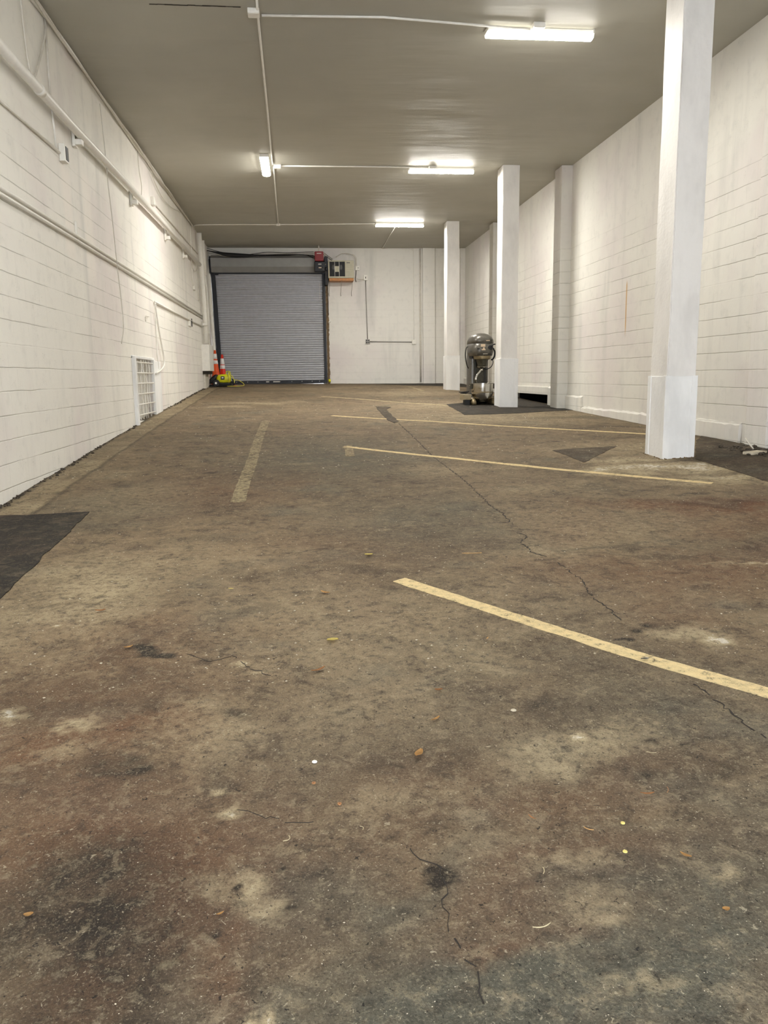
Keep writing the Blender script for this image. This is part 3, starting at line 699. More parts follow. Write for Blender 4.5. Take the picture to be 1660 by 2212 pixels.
o = B(); lathe(o, [(0, -.03), (.04, -.03), (.055, 0), (.04, .03), (0, .03)], 16, Matrix.Translation((.93, YB - .2, -.13)) @ Matrix.Rotation(math.pi / 2, 4, 'Y'))
tag(obj('tape_roll', o, M['yellow'], None, True), 'small yellow and black item at the foot of the door jamb', 'clutter')
# daylight seen in the gap below the door is a bright strip of ground outside
bm = B(); box(bm, -2.0, .8, YB + .25, YB + 2.2, -.32, -.26); struct('floor_outside', bm, M['concretepad'], 'pavement outside the roller door')

# ------------------------------------------------------------------ support columns
def column(x0, y0, jz, label):
    zf = fz(x0 + .16, y0 + .2) - .05
    r = thing('support_column', label, 'column', (x0 + .16, y0 + .2, zf + .05), 'square white columns')
    bm = B(); box(bm, x0 + .012, x0 + .322, y0 + .01, y0 + .40, jz - .02, ZC - .001)
    bmesh.ops.subdivide_edges(bm, edges=[e for e in bm.edges if abs(e.verts[0].co.z - e.verts[1].co.z) > 1], cuts=40, use_grid_fill=True)
    for v in bm.verts:
        if v.co.z < ZC - .05:
            v.co.x += (float(vnoise(np.array(v.co.z * 2), np.array(v.co.y * 3), 1, 41)) - .5) * .012; v.co.y += (float(vnoise(np.array(v.co.z * 2), np.array(v.co.x * 3), 1, 42)) - .5) * .012
    bmesh.ops.bevel(bm, geom=[e for e in bm.edges if e.calc_face_angle(0) > 1.0 and abs(e.verts[0].co.z - e.verts[1].co.z) > .02], offset=.008, segments=2, affect='EDGES')
    obj('shaft', bm, M['col'], r)
    bm = B(); w = .335; d = .42; c = .0
    box(bm, x0, x0 + w, y0, y0 + d, zf, jz, bev=.006)
    # raised corner angles of the jacket
    for (ax, bx) in ((x0 - .004, x0 + .06), (x0 + w - .06, x0 + w + .004)): box(bm, ax, bx, y0 - .006, y0 + .06, zf, jz + .004, bev=.002)
    for (ay, by) in ((y0 - .002, y0 + .07), (y0 + d - .07, y0 + d + .004)): box(bm, x0 - .008, x0 + .05, ay, by, zf, jz + .002, bev=.001)
    o = obj('base_jacket', bm, M['jacket'], r); o['label'] = 'bright white steel jacket around the column base'
    return r
column(3.765, 8.0, -.045, 'nearest square white column, cut off by the top of the photo')
column(3.765, 14.9, .28, 'middle square white column in front of the dough mixer')
column(3.72, 20.2, .47, 'farthest square white column near the back wall')
# chips of broken concrete where the nearest column meets the floor
bm = B()
for k in range(46):
    a = random.random(); x = 3.70 + a * .45 if random.random() < .7 else 3.74; y = 7.99 - random.random() * .05 if x != 3.74 else 8.0 + random.random() * .42
    s = .002 + random.random() * .006; box(bm, -s, s, -s, s, -s * .6, s * .6, mat=Matrix.Translation((x, y, fz(x, y) + s * .6)) @ Matrix.Rotation(random.random() * 3, 4, 'Z') @ Matrix.Rotation(random.random(), 4, 'X'))
tag(obj('concrete_crumbs', bm, M['brickedge']), 'dark crumbs around the foot of the nearest column', 'rubble', None, 'stuff')

# ------------------------------------------------------------------ ceiling lamps
LG = 'ceiling strip lamps'
def lamp(cx, cy, along, label, mat='lamp', L=1.18):
    r = thing('ceiling_lamp', label, 'ceiling lamp', (cx, cy, ZC), LG)
    hx, hy = (L / 2, .075) if along == 'x' else (.075, L / 2)
    boxo('housing', (cx - hx + .005, cx + hx - .005, cy - hy + .015, cy + hy - .015, ZC - .045, ZC - .002), M['white'], r, .004)
    bm = B(); n = 10; sec = []
    w = .075
    for k in range(n + 1):
        a = math.pi * k / n; sec.append((w * math.cos(a) if abs(math.cos(a)) < 1 else math.copysign(w, math.cos(a)), -.045 - .045 * math.sin(a) ** .6))
    ra, rb = [], []
    for u, z in sec:
        if along == 'x': ra.append(bm.verts.new((cx - hx, cy + u, ZC + z))); rb.append(bm.verts.new((cx + hx, cy + u, ZC + z)))
        else: ra.append(bm.verts.new((cx + u, cy - hy, ZC + z))); rb.append(bm.verts.new((cx + u, cy + hy, ZC + z)))
    for i in range(n): bm.faces.new((ra[i], ra[i + 1], rb[i + 1], rb[i]))
    bm.faces.new(ra); bm.faces.new(rb[::-1]); bm.faces.new((ra[0], rb[0], rb[-1], ra[-1]))
    obj('diffuser', bm, M[mat], r)
    for s in (-1, 1):
        if along == 'x': d = (cx + s * hx - .008, cx + s * hx + .008, cy - .078, cy + .078, ZC - .05, ZC - .004)
        else: d = (cx - .078, cx + .078, cy + s * hy - .008, cy + s * hy + .008, ZC - .05, ZC - .004)
        boxo('end_cap', d, M['white'], r, .002)
    return r
lamp(2.74, 9.28, 'x', 'largest lit strip lamp, nearest the viewer beside the first column', 'lamp_near')
lamp(2.70, 15.2, 'x', 'lit crosswise strip lamp in the middle of the ceiling')
lamp(2.60, 20.5, 'x', 'lit crosswise strip lamp farthest from the viewer')
lamp(-.46, 15.0, 'y', 'lit lengthwise strip lamp on the left of the ceiling', 'lamp_mid')
lamp(-.46, 4.4, 'y', 'added lit lengthwise strip lamp above the viewer, outside the picture', 'lamp_mid')  # unseen lamp, added to brighten the left wall and middle floor
# ceiling conduits
ZP = ZC - .016
def cconduit(pts, label, r=.013, mat='white'):
    o = tubeo('ceiling_conduit', pts, r, M[mat]); return tag(o, label, 'conduit', 'conduits on the ceiling')
cconduit([(-.29, 8.6, ZP), (-.30, 9.05, ZP), (-.315, 12.2, ZP + .002), (-.33, 14.0, ZP), (-.33, 15.0, ZP)], 'lengthwise ceiling conduit from the near junction box to the left lamp')
cconduit([(-.32, 15.2, ZP), (-.35, 18, ZP), (-.37, 20.7, ZP)], 'lengthwise ceiling conduit behind the left lamp')
cconduit([(-.26, 9.1, ZP), (1.0, 9.05, ZP), (2.6, 9.16, ZP - .03)], 'crosswise ceiling conduit to the nearest lamp')
cconduit([(-.27, 15.12, ZP), (1.0, 15.1, ZP), (2.45, 15.1, ZP)], 'crosswise ceiling conduit to the middle lamp')
cconduit(curve([(XL + .05, 20.85, ZP - .03), (XL + .2, 20.8, ZP), (-1.2, 20.72, ZP), (-.37, 20.7, ZP), (1.0, 20.6, ZP), (2.02, 20.5, ZP)], 4), 'crosswise ceiling conduit to the farthest lamp')
cconduit([(2.55, 20.62, ZP), (2.55, 22.5, ZP), (2.58, 24.42, ZP)], 'ceiling conduit from the farthest lamp to the back wall', .009)
jbox((-.34, 9.02, ZC), (.12, .13, .05), 'white ceiling junction box where the nearest conduits meet', axis='z', group='ceiling junction boxes')
jbox((-.25, 15.12, ZC), (.13, .11, .05), 'white ceiling junction box beside the left lamp', axis='z', group='ceiling junction boxes')
jbox((2.68, 9.13, ZC), (.13, .12, .05), 'white ceiling junction box over the nearest lamp', axis='z', group='ceiling junction boxes')
jbox((2.52, 15.07, ZC), (.13, .12, .05), 'white ceiling junction box over the middle lamp', axis='z', group='ceiling junction boxes')
jbox((-.37, 20.7, ZC), (.10, .10, .04), 'small white ceiling junction box on the farthest crosswise conduit', axis='z', group='ceiling junction boxes')
bm = B()
for k in range(12):
    x = -1.37 + k * .075; box(bm, x, x + .08, 8.95 + (random.random() - .5) * .01, 8.96 + (random.random()) * .008, ZC - .004, ZC + .003)
struct('trim_13', bm, M['joint_shadow'], 'thin ragged seam in the ceiling plaster')

# ------------------------------------------------------------------ left wall services
def wl(px, py, off=.03): return onX(px, py, XL + off)
def lw(name, pix, r, mat, label, cat='conduit', off=.03, group=None, n=1, seg=8):
    pts = [wl(*p, off) for p in pix]
    o = tubeo(name, curve(pts, n) if n > 1 else pts, r, M[mat], None, seg); return tag(o, label, cat, group)
big = thing('wall_pipe', 'thick white pipe running the length of the left wall', 'pipe', (XL + .09, 10, 2.86))
tubeo('pipe', [(XL + .10, YF + .02, 2.72), (XL + .10, 9.8, 2.745), (XL + .10, 15.4, 2.815), (XL + .10, 21.3, 2.815)], .048, M['white'], big, 14)
tubeo('coupling', [(XL + .10, 8.5, 2.741), (XL + .10, 8.6, 2.741)], .053, M['white'], big, 14)
for y in (10.05, 13.25, 16.45, 18.9):
    bm = B(); box(bm, XL + .005, XL + .04, y - .06, y + .06, 2.62, 2.88, bev=.004); box(bm, XL + .03, XL + .11, y - .05, y + .05, 2.64, 2.70, bev=.004); obj('bracket', bm, M['white'], big)
for i, z in enumerate((1.61, 1.555)):
    o = tubeo('wall_conduit', [(XL + .03, YF + .05, z - .02), (XL + .03, 9, z), (XL + .03, 22.1, z)], .018, M['white'])
    tag(o, ('upper' if i == 0 else 'lower') + ' of two parallel white conduits along the left wall', 'conduit', 'paired conduits on the left wall')
tag(tubeo('wall_conduit', [(XL + .02, YF + .05, 2.30), (XL + .02, 7.7, 2.36), (XL + .02, 9.38, 2.39)], .014, M['white']), 'thin white conduit leading to the open box on the left wall', 'conduit')
q = jbox((XL + .001, 9.50, 2.41), (.15, .18, .06), 'white outlet box with an open dark face high on the left wall', axis='x', parts=False)
boxo('opening', (XL + .062, XL + .066, 9.47, 9.565, 2.34, 2.48), M['black'], q)
lw('wall_conduit', [(122, 322), (112, 236)], .012, 'white', 'short white riser above the open outlet box', off=.02)
lw('wall_conduit', [(109, 212), (97, 40)], .012, 'white2', 'thin conduit rising from the thick pipe to the ceiling corner', off=.02)
lw('hanging_cable', [(66, 162), (56, 100), (45, 0), (42, -60)], .010, 'white2', 'leftmost thin cable hanging down to the thick pipe', 'cable', .02, n=4)
lw('hanging_cable', [(75, 166), (80, 150), (95, 90), (100, 55)], .012, 'white2', 'slanting cable from the thick pipe to the ceiling corner', 'cable', .025, n=4)
# wavy cables in the corner between left wall and ceiling
for i in range(3):
    pts = []
    for k in range(60):
        y = YF + .1 + (20.9 - YF - .1) * k / 59
        pts.append((XL + .03 + .018 * i + .012 * math.sin(y * 2.1 + i * 2), y, ZC - .045 - .022 * i + .018 * math.sin(y * 1.3 + i * 1.7)))
    tag(tubeo('corner_cable', pts, .013 if i else .018, M['white2' if i else 'white']), ['thickest of the white cables along the ceiling corner of the left wall', 'middle of the wavy white cables along the ceiling corner', 'lowest of the wavy white cables along the ceiling corner'][i], 'cable', 'cables in the ceiling corner')
lw('hanging_cable', [(324, 366), (335, 395), (350, 425), (370, 448), (392, 458)], .008, 'white2', 'cable sagging below the ceiling corner', 'cable', .04, n=5)
lw('hanging_cable', [(216, 224), (222, 280), (228, 336), (234, 400), (243, 475), (252, 560), (254, 580), (262, 647), (267, 705), (263, 742)], .0065, 'white2', 'long thin wire hanging loose down the left wall', 'cable', .05, n=5, seg=5)
lw('hanging_cable', [(297, 326), (301, 370), (306, 402), (305, 430)], .006, 'white2', 'short thin wire hanging down to the thick pipe', 'cable', .03, n=4)
jbox((XL + .001, 15.2, 3.08), (.16, .14, .06), 'small white box high on the left wall', axis='x')
lw('wall_conduit', [(330, 435), (380, 493), (412, 530), (428, 549)], .011, 'white2', 'thin conduit slanting from the small high box to the corner pipes', off=.02)
tri = lw('wall_conduit', [(335, 652), (380, 676), (439, 706)], .018, 'white', 'short white conduit below the paired conduits near the corner pipes', off=.03)
lw('wall_conduit', [(334, 650), (337.5, 707), (339.5, 765), (343, 797)], .010, 'white', 'thin vertical conduit beside the barred opening', off=.02)
lw('flexible_conduit', [(335, 655), (343.5, 713), (350, 749), (354.6, 775), (354, 791), (346, 801), (338, 806)], .014, 'white', 'white flexible pipe curving down beside the barred opening', off=.05, n=5)
lw('hook', [(314, 685), (315, 694), (315, 683), (322, 684)], .006, 'white2', 'tiny painted wire hook on the left wall', 'hook', .02)
tag(boxo('wall_tab', (XL + .001, XL + .02, 9.86, 9.92, 1.60, 1.78), M['white']), 'tiny painted tab on the left wall above the paired conduits', 'bracket')
q = jbox((XL + .001, 19.4, 1.27), (.30, .16, .04), 'white plate with a dark slot on the left wall', axis='x', parts=False)
boxo('slot', (XL + .042, XL + .046, 19.50, 19.66, 1.19, 1.37), M['black'], q)
lw('hanging_cable', [(415, 567), (417, 580), (421, 586), (425, 583), (427, 575)], .010, 'white2', 'small loop of cable under the thick pipe near the corner', 'cable', .05, n=5)
lw('hanging_cable', [(411, 485), (413, 530), (415, 580), (418, 618)], .009, 'white', 'straight white cable dropping to a small box near the corner', 'cable', .03, n=3)
p = wl(418.5, 622, .01); jbox((XL + .001, p.y, p.z), (.22, .10, .05), 'small white box at the end of the straight cable', axis='x', parts=False)
p = wl(427, 583); lw('wall_conduit', [(427, 577), (428.5, 601), (429, 628), (430, 650)], .012, 'white2', 'short thin pipe left of the large corner pipe', off=.03)
# vertical pipes in the back left corner
def riser(pix, r, off, mat, label, name='riser_pipe', g='corner riser pipes', seg=12):
    pts = [wl(*p, off) for p in pix]; return tag(tubeo(name, pts, r, M[mat], None, seg), label, 'pipe', g)
riser([(430, 503), (435, 570), (440, 640), (443, 690), (446, 742)], .062, .10, 'white', 'thickest white riser pipe, leftmost in the back left corner', seg=16)
q = riser([(437, 519), (440, 560), (442, 594)], .055, .10, 'white', 'thick upper white riser pipe second from the left')
riser([(442, 594), (446.5, 625), (449, 670), (451, 721)], .030, .10, 'white', 'thin riser pipe below the second thick one')
riser([(451, 721), (452, 745), (455, 800), (457, 826)], .022, .10, 'white2', 'thinnest riser pipe reaching the floor beside the cones')
tag(tubeo('riser_pipe', [onY(*p, YB - .22) for p in ((444, 519), (448, 570), (452, 602), (458, 686), (463.5, 760), (468, 824))], .048, M['white'], None, 12), 'white riser pipe nearest the roller door', 'pipe', 'corner riser pipes')
riser([(441, 610), (446, 660), (449, 700), (450, 720)], .022, .07, 'white2', 'thin pipe tucked behind the corner riser pipes')
# boxed panel at the foot of the risers
cp = thing('pipe_cover', 'white boxed cover over the foot of the corner riser pipes', 'pipe cover', (XL + .12, 21.9, fz(XL, 22)))
boxo('cover', (XL + .001, XL + .20, 21.6, 22.6, .18, .86), M['white'], cp, .006)
boxo('lower_frame', (XL + .001, XL + .06, 21.7, 22.5, fz(XL, 22) - .01, .10), M['white2'], cp, .004)
boxo('gap', (XL + .001, XL + .16, 21.65, 22.55, .10, .18), M['joint_shadow'], cp)
tag(boxo('pipe_clamp', (XL + .05, XL + .17, 21.75, 21.86, 1.35, 1.41), M['white'], None, .004), 'small clamp on the largest corner pipe', 'clamp')

# barred opening low in the left wall
gr = thing('wall_grille', 'white barred grille over a low opening in the left wall', 'grille', (XL, 13.45, GZ0))
bm = B(); box(bm, XL - .2, XL - .14, G0 + .001, G1 - .001, GZ0 + .001, GZ1 - .001); obj('back_panel', bm, M['jacket'], gr)
boxo('post', (XL - .02, XL + .05, G0 - .06, G0 + .06, GZ0 - .06, GZ1 + .02), M['jacket'], gr, .006)
boxo('post', (XL - .02, XL + .03, G1 - .05, G1 + .10, GZ0 - .0, GZ1), M['jacket'], gr, .006)
boxo('lintel', (XL - .02, XL + .02, G0 - .06, G1 + .08, GZ1 - .012, GZ1 + .03), M['jacket'], gr, .006)
zs = [GZ0 + .10 + k * .163 for k in range(6)]
for z in zs: tubeo('crossbar', [(XL + .005, G0 + .05, z), (XL + .005, G1 - .02, z)], .011, M['white'], gr)
for k in range(6):
    y = G0 + .20 + k * .235
    pts = [(XL - .012 + random.uniform(-.01, .01), y + random.uniform(-.02, .02), GZ0 + .02 + (GZ1 - GZ0 - .04) * i / 7) for i in range(8)]
    tubeo('upright_bar', pts, .010, M['white'], gr)
bm = B()
for k in range(16):
    y = G0 + .1 + k * .1; cyl(bm, (XL - .10, y, GZ0 + .01), (XL - .10, y + .01, GZ1 - .02), .006, 5)
for k in range(9):
    z = GZ0 + .06 + k * .11; cyl(bm, (XL - .10, G0 + .02, z), (XL - .10, G1 - .02, z), .006, 5)
obj('mesh_screen', bm, M['white2'], gr)
tag(boxo('wall_plinth', (XL + .001, XL + .025, 14.45, 14.98, fz(XL, 14.7) - .01, .30), M['jacket'], None, .008), 'flat white pier right of the barred opening', 'pier')
# ragged paint edge and crumbs along the foot of the left wall
bm = B()
for k in range(420):
    y = 6.0 + 17 * random.random() ** 1.4
    if G0 - .1 < y < 15.1: continue
    x = XL + .006 + abs(random.gauss(0, .03)); s = .003 + random.random() * .010
    box(bm, -s, s, -s, s, -s * .5, s * .5, mat=Matrix.Translation((x, y, fz(x, y) + s * .4)) @ Matrix.Rotation(random.random() * 3, 4, 'Z') @ Matrix.Rotation(random.random(), 4, 'X'))
tag(obj('wall_foot_crumbs', bm, M['rubble']), 'dark crumbs along the foot of the left wall', 'rubble', None, 'stuff')

# ------------------------------------------------------------------ rubble at the right wall
rx, ry = onF(1625, 968).x, onF(1625, 968).y
rz = fz(4.8, 8.2)
bm = B()
for k in range(70):
    x = random.uniform(4.62, 5.0); y = random.uniform(7.6, 8.5); s = random.uniform(.008, .035)
    bmesh.ops.create_icosphere(bm, subdivisions=1, radius=s, matrix=Matrix.Translation((x, y, fz(x, y) + s * .5)) @ Matrix.Rotation(random.random() * 3, 4, 'Z') @ Matrix.Diagonal((1, 1.3, .6, 1)))
for v in bm.verts: v.co += Vector((random.uniform(-1, 1), random.uniform(-1, 1), random.uniform(-1, 1))) * .006
tag(obj('rubble_pile', bm, M['rubble']), 'pile of dark rubble at the foot of the right wall', 'rubble', None, 'stuff')
tag(tubeo('bent_wire', curve([(4.95, 8.45, rz + .06), (4.85, 8.3, rz + .12), (4.80, 8.2, rz + .10), (4.82, 8.1, rz + .02)], 5), .008, M['white2']), 'bent pale wire sticking out of the rubble', 'wire')
for i, (x, y, a, lb) in enumerate([(4.72, 7.9, .5, 'flat pale slab fragment in front of the rubble pile'), (4.90, 7.75, 1.3, 'pale slab fragment at the right edge of the photo beside the rubble')]):
    bm = B(); box(bm, -.13, .13, -.06, .06, 0, .03, mat=Matrix.Translation((x, y, fz(x, y) + .001)) @ Matrix.Rotation(a, 4, 'Z'), bev=.006); tag(obj('concrete_fragment', bm, M['stone']), lb, 'concrete fragment')

# ------------------------------------------------------------------ traffic cones
def cone(x, y, h, rb, mat, label, bands, tilt=0.0):
    z = fz(x, y)
    r = thing('traffic_cone', label, 'traffic cone', (x, y, z), 'traffic cones'); r.rotation_euler = (tilt, 0, 0)
    rt = .028
    R_ = lambda zz: rt + (rb - rt) * (1 - (zz - .04) / (h - .04))
    bm = B(); box(bm, -.19, .19, -.19, .19, 0, .035, bev=.01); obj('base', bm, M['black'], r, local=True)
    bm = B(); lathe(bm, [(R_(.035) + .015, .034), (R_(.05), .05), (rt + .002, h - .01), (rt - .006, h), (rt - .012, h), (rt - .012, h - .05), (R_(.05) - .01, .036)], 32); obj('body', bm, M[mat], r, True, True)
    for a, b in bands:
        bm = B(); lathe(bm, [(R_(a) + .001, a), (R_(a) + .004, a + .002), (R_(b) + .004, b - .002), (R_(b) + .001, b)], 32); obj('reflective_collar', bm, M['reflect'], r, True, True)
    return r
cone(-2.30, 23.25, .98, .135, 'orange', 'taller orange cone with two white collars, standing on the left', [(.74, .88), (.60, .70)])
cone(-2.13, 23.50, .86, .12, 'redorange', 'shorter red cone partly hidden behind the taller orange one', [(.58, .75), (.46, .56)])

# ------------------------------------------------------------------ yellow pressure washer
wx_, wy_ = -2.03, 22.62; wz = fz(wx_, wy_)
pw = thing('pressure_washer', 'yellow and black pressure washer with coiled yellow hose by the cones', 'pressure washer', (wx_, wy_, wz))
bm = B(); rounded(bm, [(.0, 0, .10, .15, .11, .6), (.0, 0, .14, .19, .13, .5), (0, 0, .24, .20, .135, .5), (.01, 0, .31, .17, .12, .55), (.02, 0, .335, .10, .08, .7)], 28); obj('body', bm, M['yellow'], pw, True, True)
boxo('control_panel', (-.07, .03, -.145, -.130, .19, .28), M['blackmetal'], pw, .004, True); boxo('panel_label', (-.045, .005, -.150, -.145, .225, .255), M['sticker'], pw, 0, True)
for s in (-1, 1): tubeo('frame_rail', curve([(-.27, s * .12, .06), (-.25, s * .12, .03), (0, s * .12, .022), (.24, s * .12, .03), (.28, s * .12, .10), (.24, s * .12, .20)], 5), .018, M['black'], pw, 8, True)
bm = B(); rounded(bm, [(-.02, 0, .025, .22, .12, .5), (-.02, 0, .07, .24, .13, .5), (-.02, 0, .115, .2, .12, .6)], 24); obj('undertray', bm, M['black'], pw, True, True)
for s in (-1, 1):
    bm = B(); lathe(bm, [(0, -.025), (.085, -.025), (.10, -.012), (.10, .012), (.085, .025), (0, .025)], 22, Matrix.Translation((-.20, s * .15, .10)) @ Matrix.Rotation(math.pi / 2, 4, 'X')); w_ = obj('wheel', bm, M['black'], pw, True, True)
    LOC[w_.name] = Vector((0, 0, 0)); bm = B(); lathe(bm, [(0, -.03), (.03, -.03), (.03, .03), (0, .03)], 12, Matrix.Translation((-.20, s * .155, .10)) @ Matrix.Rotation(math.pi / 2, 4, 'X')); obj('hub', bm, M['steel'], w_, True, True)
bm = B(); rounded(bm, [(-.30, 0, .08, .10, .10, .6), (-.30, 0, .20, .09, .10, .6), (-.22, 0, .29, .07, .09, .7), (-.20, 0, .33, .04, .05, .8)], 20); obj('motor_cowl', bm, M['black'], pw, True, True)
pts = []
for k in range(90):
    a = k * .35; pts.append((.14 + .012 * math.sin(a * .13), -.02 + (.13 + .006 * math.sin(k)) * math.cos(a), .235 + .15 * math.sin(a)))
tubeo('hose_coil', pts, .009, M['hose'], pw, 6, True)
tubeo('hose', curve([(.17, -.05, .33), (.24, -.1, .27), (.29, -.16, .17), (.30, -.2, .10)], 5), .010, M['hose'], pw, 6, True)
tubeo('hose', curve([(.22, .10, .17), (.36, .10, .17), (.50, .0, .10), (.545, -.08, .03), (.45, -.22, .012), (.28, -.26, .012), (.10, -.24, .012)], 6), .009, M['hose'], pw, 6, True)
tubeo('handle', curve([(.05, .10, .30), (.07, .11, .40), (.16, .11, .40), (.17, .10, .30)], 5), .012, M['yellow'], pw, 8, True)
tubeo('power_cord', curve([(-.25, -.12, .03), (-.32, -.26, .012), (-.26, -.34, .012), (-.20, -.30, .012), (-.26, -.24, .012), (-.36, -.28, .012), (-.43, -.30, .012)], 6), .010, M['black'], pw, 6, True)
bm = B(); lathe(bm, [(0, 0), (.045, 0), (.05, .015), (.04, .035), (0, .04)], 16, Matrix.Translation((.30, -.10, .005))); o = obj('pistol_grip', bm, M['red'], pw, True, True)

# ------------------------------------------------------------------ floor standing dough mixer
mx, my = 3.565, 15.64; mz = fz(mx, my) + .005
mi = thing('dough_mixer', 'grey floor standing dough mixer with steel bowl behind the middle column', 'mixer', (mx, my, mz), None, math.radians(3))
Lc = dict(local=True)
bm = B(); rounded(bm, [(-.01, .24, .0, .205, .20, .3), (-.01, .24, .10, .195, .18, .3), (-.01, .24, .30, .19, .16, .3), (-.01, .24, .92, .19, .16, .3), (0, .22, 1.16, .18, .17, .35)], 32); obj('pedestal', bm, M['mixer'], mi, True, True)
bm = B(); box(bm, -.125, .125, .075, .092, .20, .92, bev=.006); obj('front_panel', bm, M['castiron'], mi, False, True)
for s in (-1, 1): boxo('bowl_slide', (s * .10 - .018, s * .10 + .018, .045, .078, .38, .86), M['mixerdark'], mi, .004, True)
# head: deep rounded housing
bm = B(); rounded(bm, [(0, .08, .93, .20, .30, .55), (0, .08, 1.0, .218, .325, .52), (0, .08, 1.165, .22, .33, .52)], 40); o = obj('transmission_head', bm, M['mixer'], mi, True, True)
bm = B(); rounded(bm, [(0, .08, 1.172, .222, .333, .52), (0, .08, 1.23, .218, .328, .54), (0, .08, 1.29, .195, .30, .6), (0, .08, 1.335, .145, .24, .7), (0, .08, 1.36, .08, .15, .8), (0, .08, 1.366, .02, .05, 1)], 40); obj('dome_cover', bm, M['mixer'], mi, True, True)
bm = B(); rounded(bm, [(0, .08, 1.165, .216, .326, .52), (0, .08, 1.173, .216, .326, .52)], 40); obj('seam', bm, M['mixerdark'], mi, False, True)
bm = B(); lathe(bm, [(0, .86), (.14, .86), (.165, .875), (.17, .93), (0, .94)], 36, Matrix.Translation((0, -.07, 0))); obj('ring_guard', bm, M['mixerwarm'], mi, True, True)
bm = B(); box(bm, -.20, -.10, -.02, .16, .885, .935, bev=.01); obj('side_block', bm, M['black'], mi, False, True)
bm = B(); lathe(bm, [(0, .70), (.055, .70), (.06, .715), (.10, .72), (.105, .735), (.09, .75), (.10, .80), (.125, .86), (0, .865)], 30, Matrix.Translation((0, -.07, 0))); obj('planetary', bm, M['castiron'], mi, True, True)
bm = B(); lathe(bm, [(.03, .712), (.098, .712), (.103, .72), (.098, .728), (.03, .728)], 30, Matrix.Translation((0, -.07, 0))); obj('drip_cup', bm, M['steel'], mi, True, True)
bm = B(); cyl(bm, (-.01, -.07, .63), (-.01, -.07, .71), .026, 16); tube(bm, curve([(-.01, -.07, .67), (-.045, -.07, .625), (-.10, -.07, .56), (-.125, -.07, .48), (-.105, -.06, .40), (-.05, -.04, .32), (.03, -.02, .28), (.08, -.04, .32)], 6), [.024] * 20 + [.020] * 15 + [.014] * 8, 10); obj('dough_hook', bm, M['steel'], mi, True, True)
# bowl
bz = Matrix.Translation((0.0, -.10, 0))
bm = B(); lathe(bm, [(0, .035), (.06, .035), (.11, .045), (.155, .08), (.185, .13), (.203, .19), (.210, .24), (.214, .395), (.222, .402), (.222, .41), (.212, .412), (.207, .40), (.203, .24), (.17, .12), (.10, .06), (0, .05)], 48, bz); obj('bowl', bm, M['steel'], mi, True, True)
bm = B(); lathe(bm, [(.212, .228), (.218, .231), (.218, .243), (.212, .246)], 48, bz); obj('bowl_band', bm, M['mixerwarm'], mi, True, True)
for s in (-1, 1):
    tubeo('bowl_handle', curve([(s * .212, -.12, .36), (s * .25, -.11, .365), (s * .25, -.09, .365), (s * .212, -.08, .36)], 4), .008, M['steel'], mi, 8, True)
    bm = B(); tube(bm, [(s * .13, .10, .33), (s * .215, .03, .33), (s * .232, -.10, .33)], .022, 6); box(bm, s * .232 - .02, s * .232 + .02, -.13, -.07, .30, .40, bev=.004); obj('bowl_support_arm', bm, M['castiron'], mi, False, True)
bm = B(); lathe(bm, [(0, .0), (.13, .0), (.135, .012), (.09, .02), (0, .022)], 32, bz); obj('bowl_foot', bm, M['steel'], mi, True, True)
for s in (-1, 1):
    bm = B(); rounded(bm, [(s * .20, .02, 0, .055, .30, .4), (s * .20, .02, .06, .05, .29, .4), (s * .20, .06, .13, .04, .22, .5)], 20); obj('foot', bm, M['mixerwarm'], mi, True, True)
# controls, cords and labels
bm = B(); lathe(bm, [(0, 0), (.062, 0), (.062, .012), (.04, .02), (.036, .045), (0, .05)], 24, Matrix.Translation((.105, -.222, 1.09)) @ Matrix.Rotation(math.pi / 2, 4, 'X')); obj('gear_selector', bm, M['black'], mi, True, True)
tubeo('gear_lever', [(.105, -.265, 1.09), (.16, -.28, 1.14), (.20, -.27, 1.145)], .013, M['black'], mi, 8, True)
bm = B(); lathe(bm, [(0, 0), (.02, 0), (.02, .02), (0, .025)], 14, Matrix.Translation((.185, -.18, 1.06)) @ Matrix.Rotation(math.pi / 2, 4, 'X')); obj('switch_button', bm, M['black'], mi, True, True)
tubeo('bowl_lift_handle', curve([(.225, .0, 1.08), (.262, -.03, 1.02), (.258, -.04, .93), (.225, -.04, .87), (.19, -.05, .855)], 5), .017, M['black'], mi, 8, True)
tubeo('right_cord', curve([(.222, -.02, .87), (.235, -.02, .80), (.20, -.01, .72), (.14, .02, .68), (.09, .05, .67)], 5), .008, M['black'], mi, 6, True)
tubeo('left_cord', curve([(-.18, .20, 1.12), (-.25, .17, 1.10), (-.275, .16, .98), (-.265, .16, .86), (-.23, .18, .74), (-.175, .22, .68)], 6), .011, M['mixerdark'], mi, 8, True)
def plate(name, x, z, w, h, mat, yoff=-.002):
    y = .08 - .33 * (1 - abs(x / .22) ** (2 / .52)) ** (.52 / 2) if abs(x) < .22 else .08
    bm = B(); box(bm, x - w / 2, x + w / 2, y - .008 + yoff, y + .01, z - h / 2, z + h / 2); return obj(name, bm, M[mat], mi, False, True)
plate('sticker', -.035, 1.125, .085, .05, 'tan')['label'] = 'tan rectangular sticker'
plate('sticker', -.025, 1.045, .075, .022, 'tan'); plate('sticker', -.02, 1.07, .03, .035, 'tan')
plate('nameplate', .01, .965, .09, .012, 'steel'); plate('badge', .06, 1.215, .07, .012, 'tan', -.004); plate('side_plate', -.125, 1.06, .05, .03, 'mixerdark')
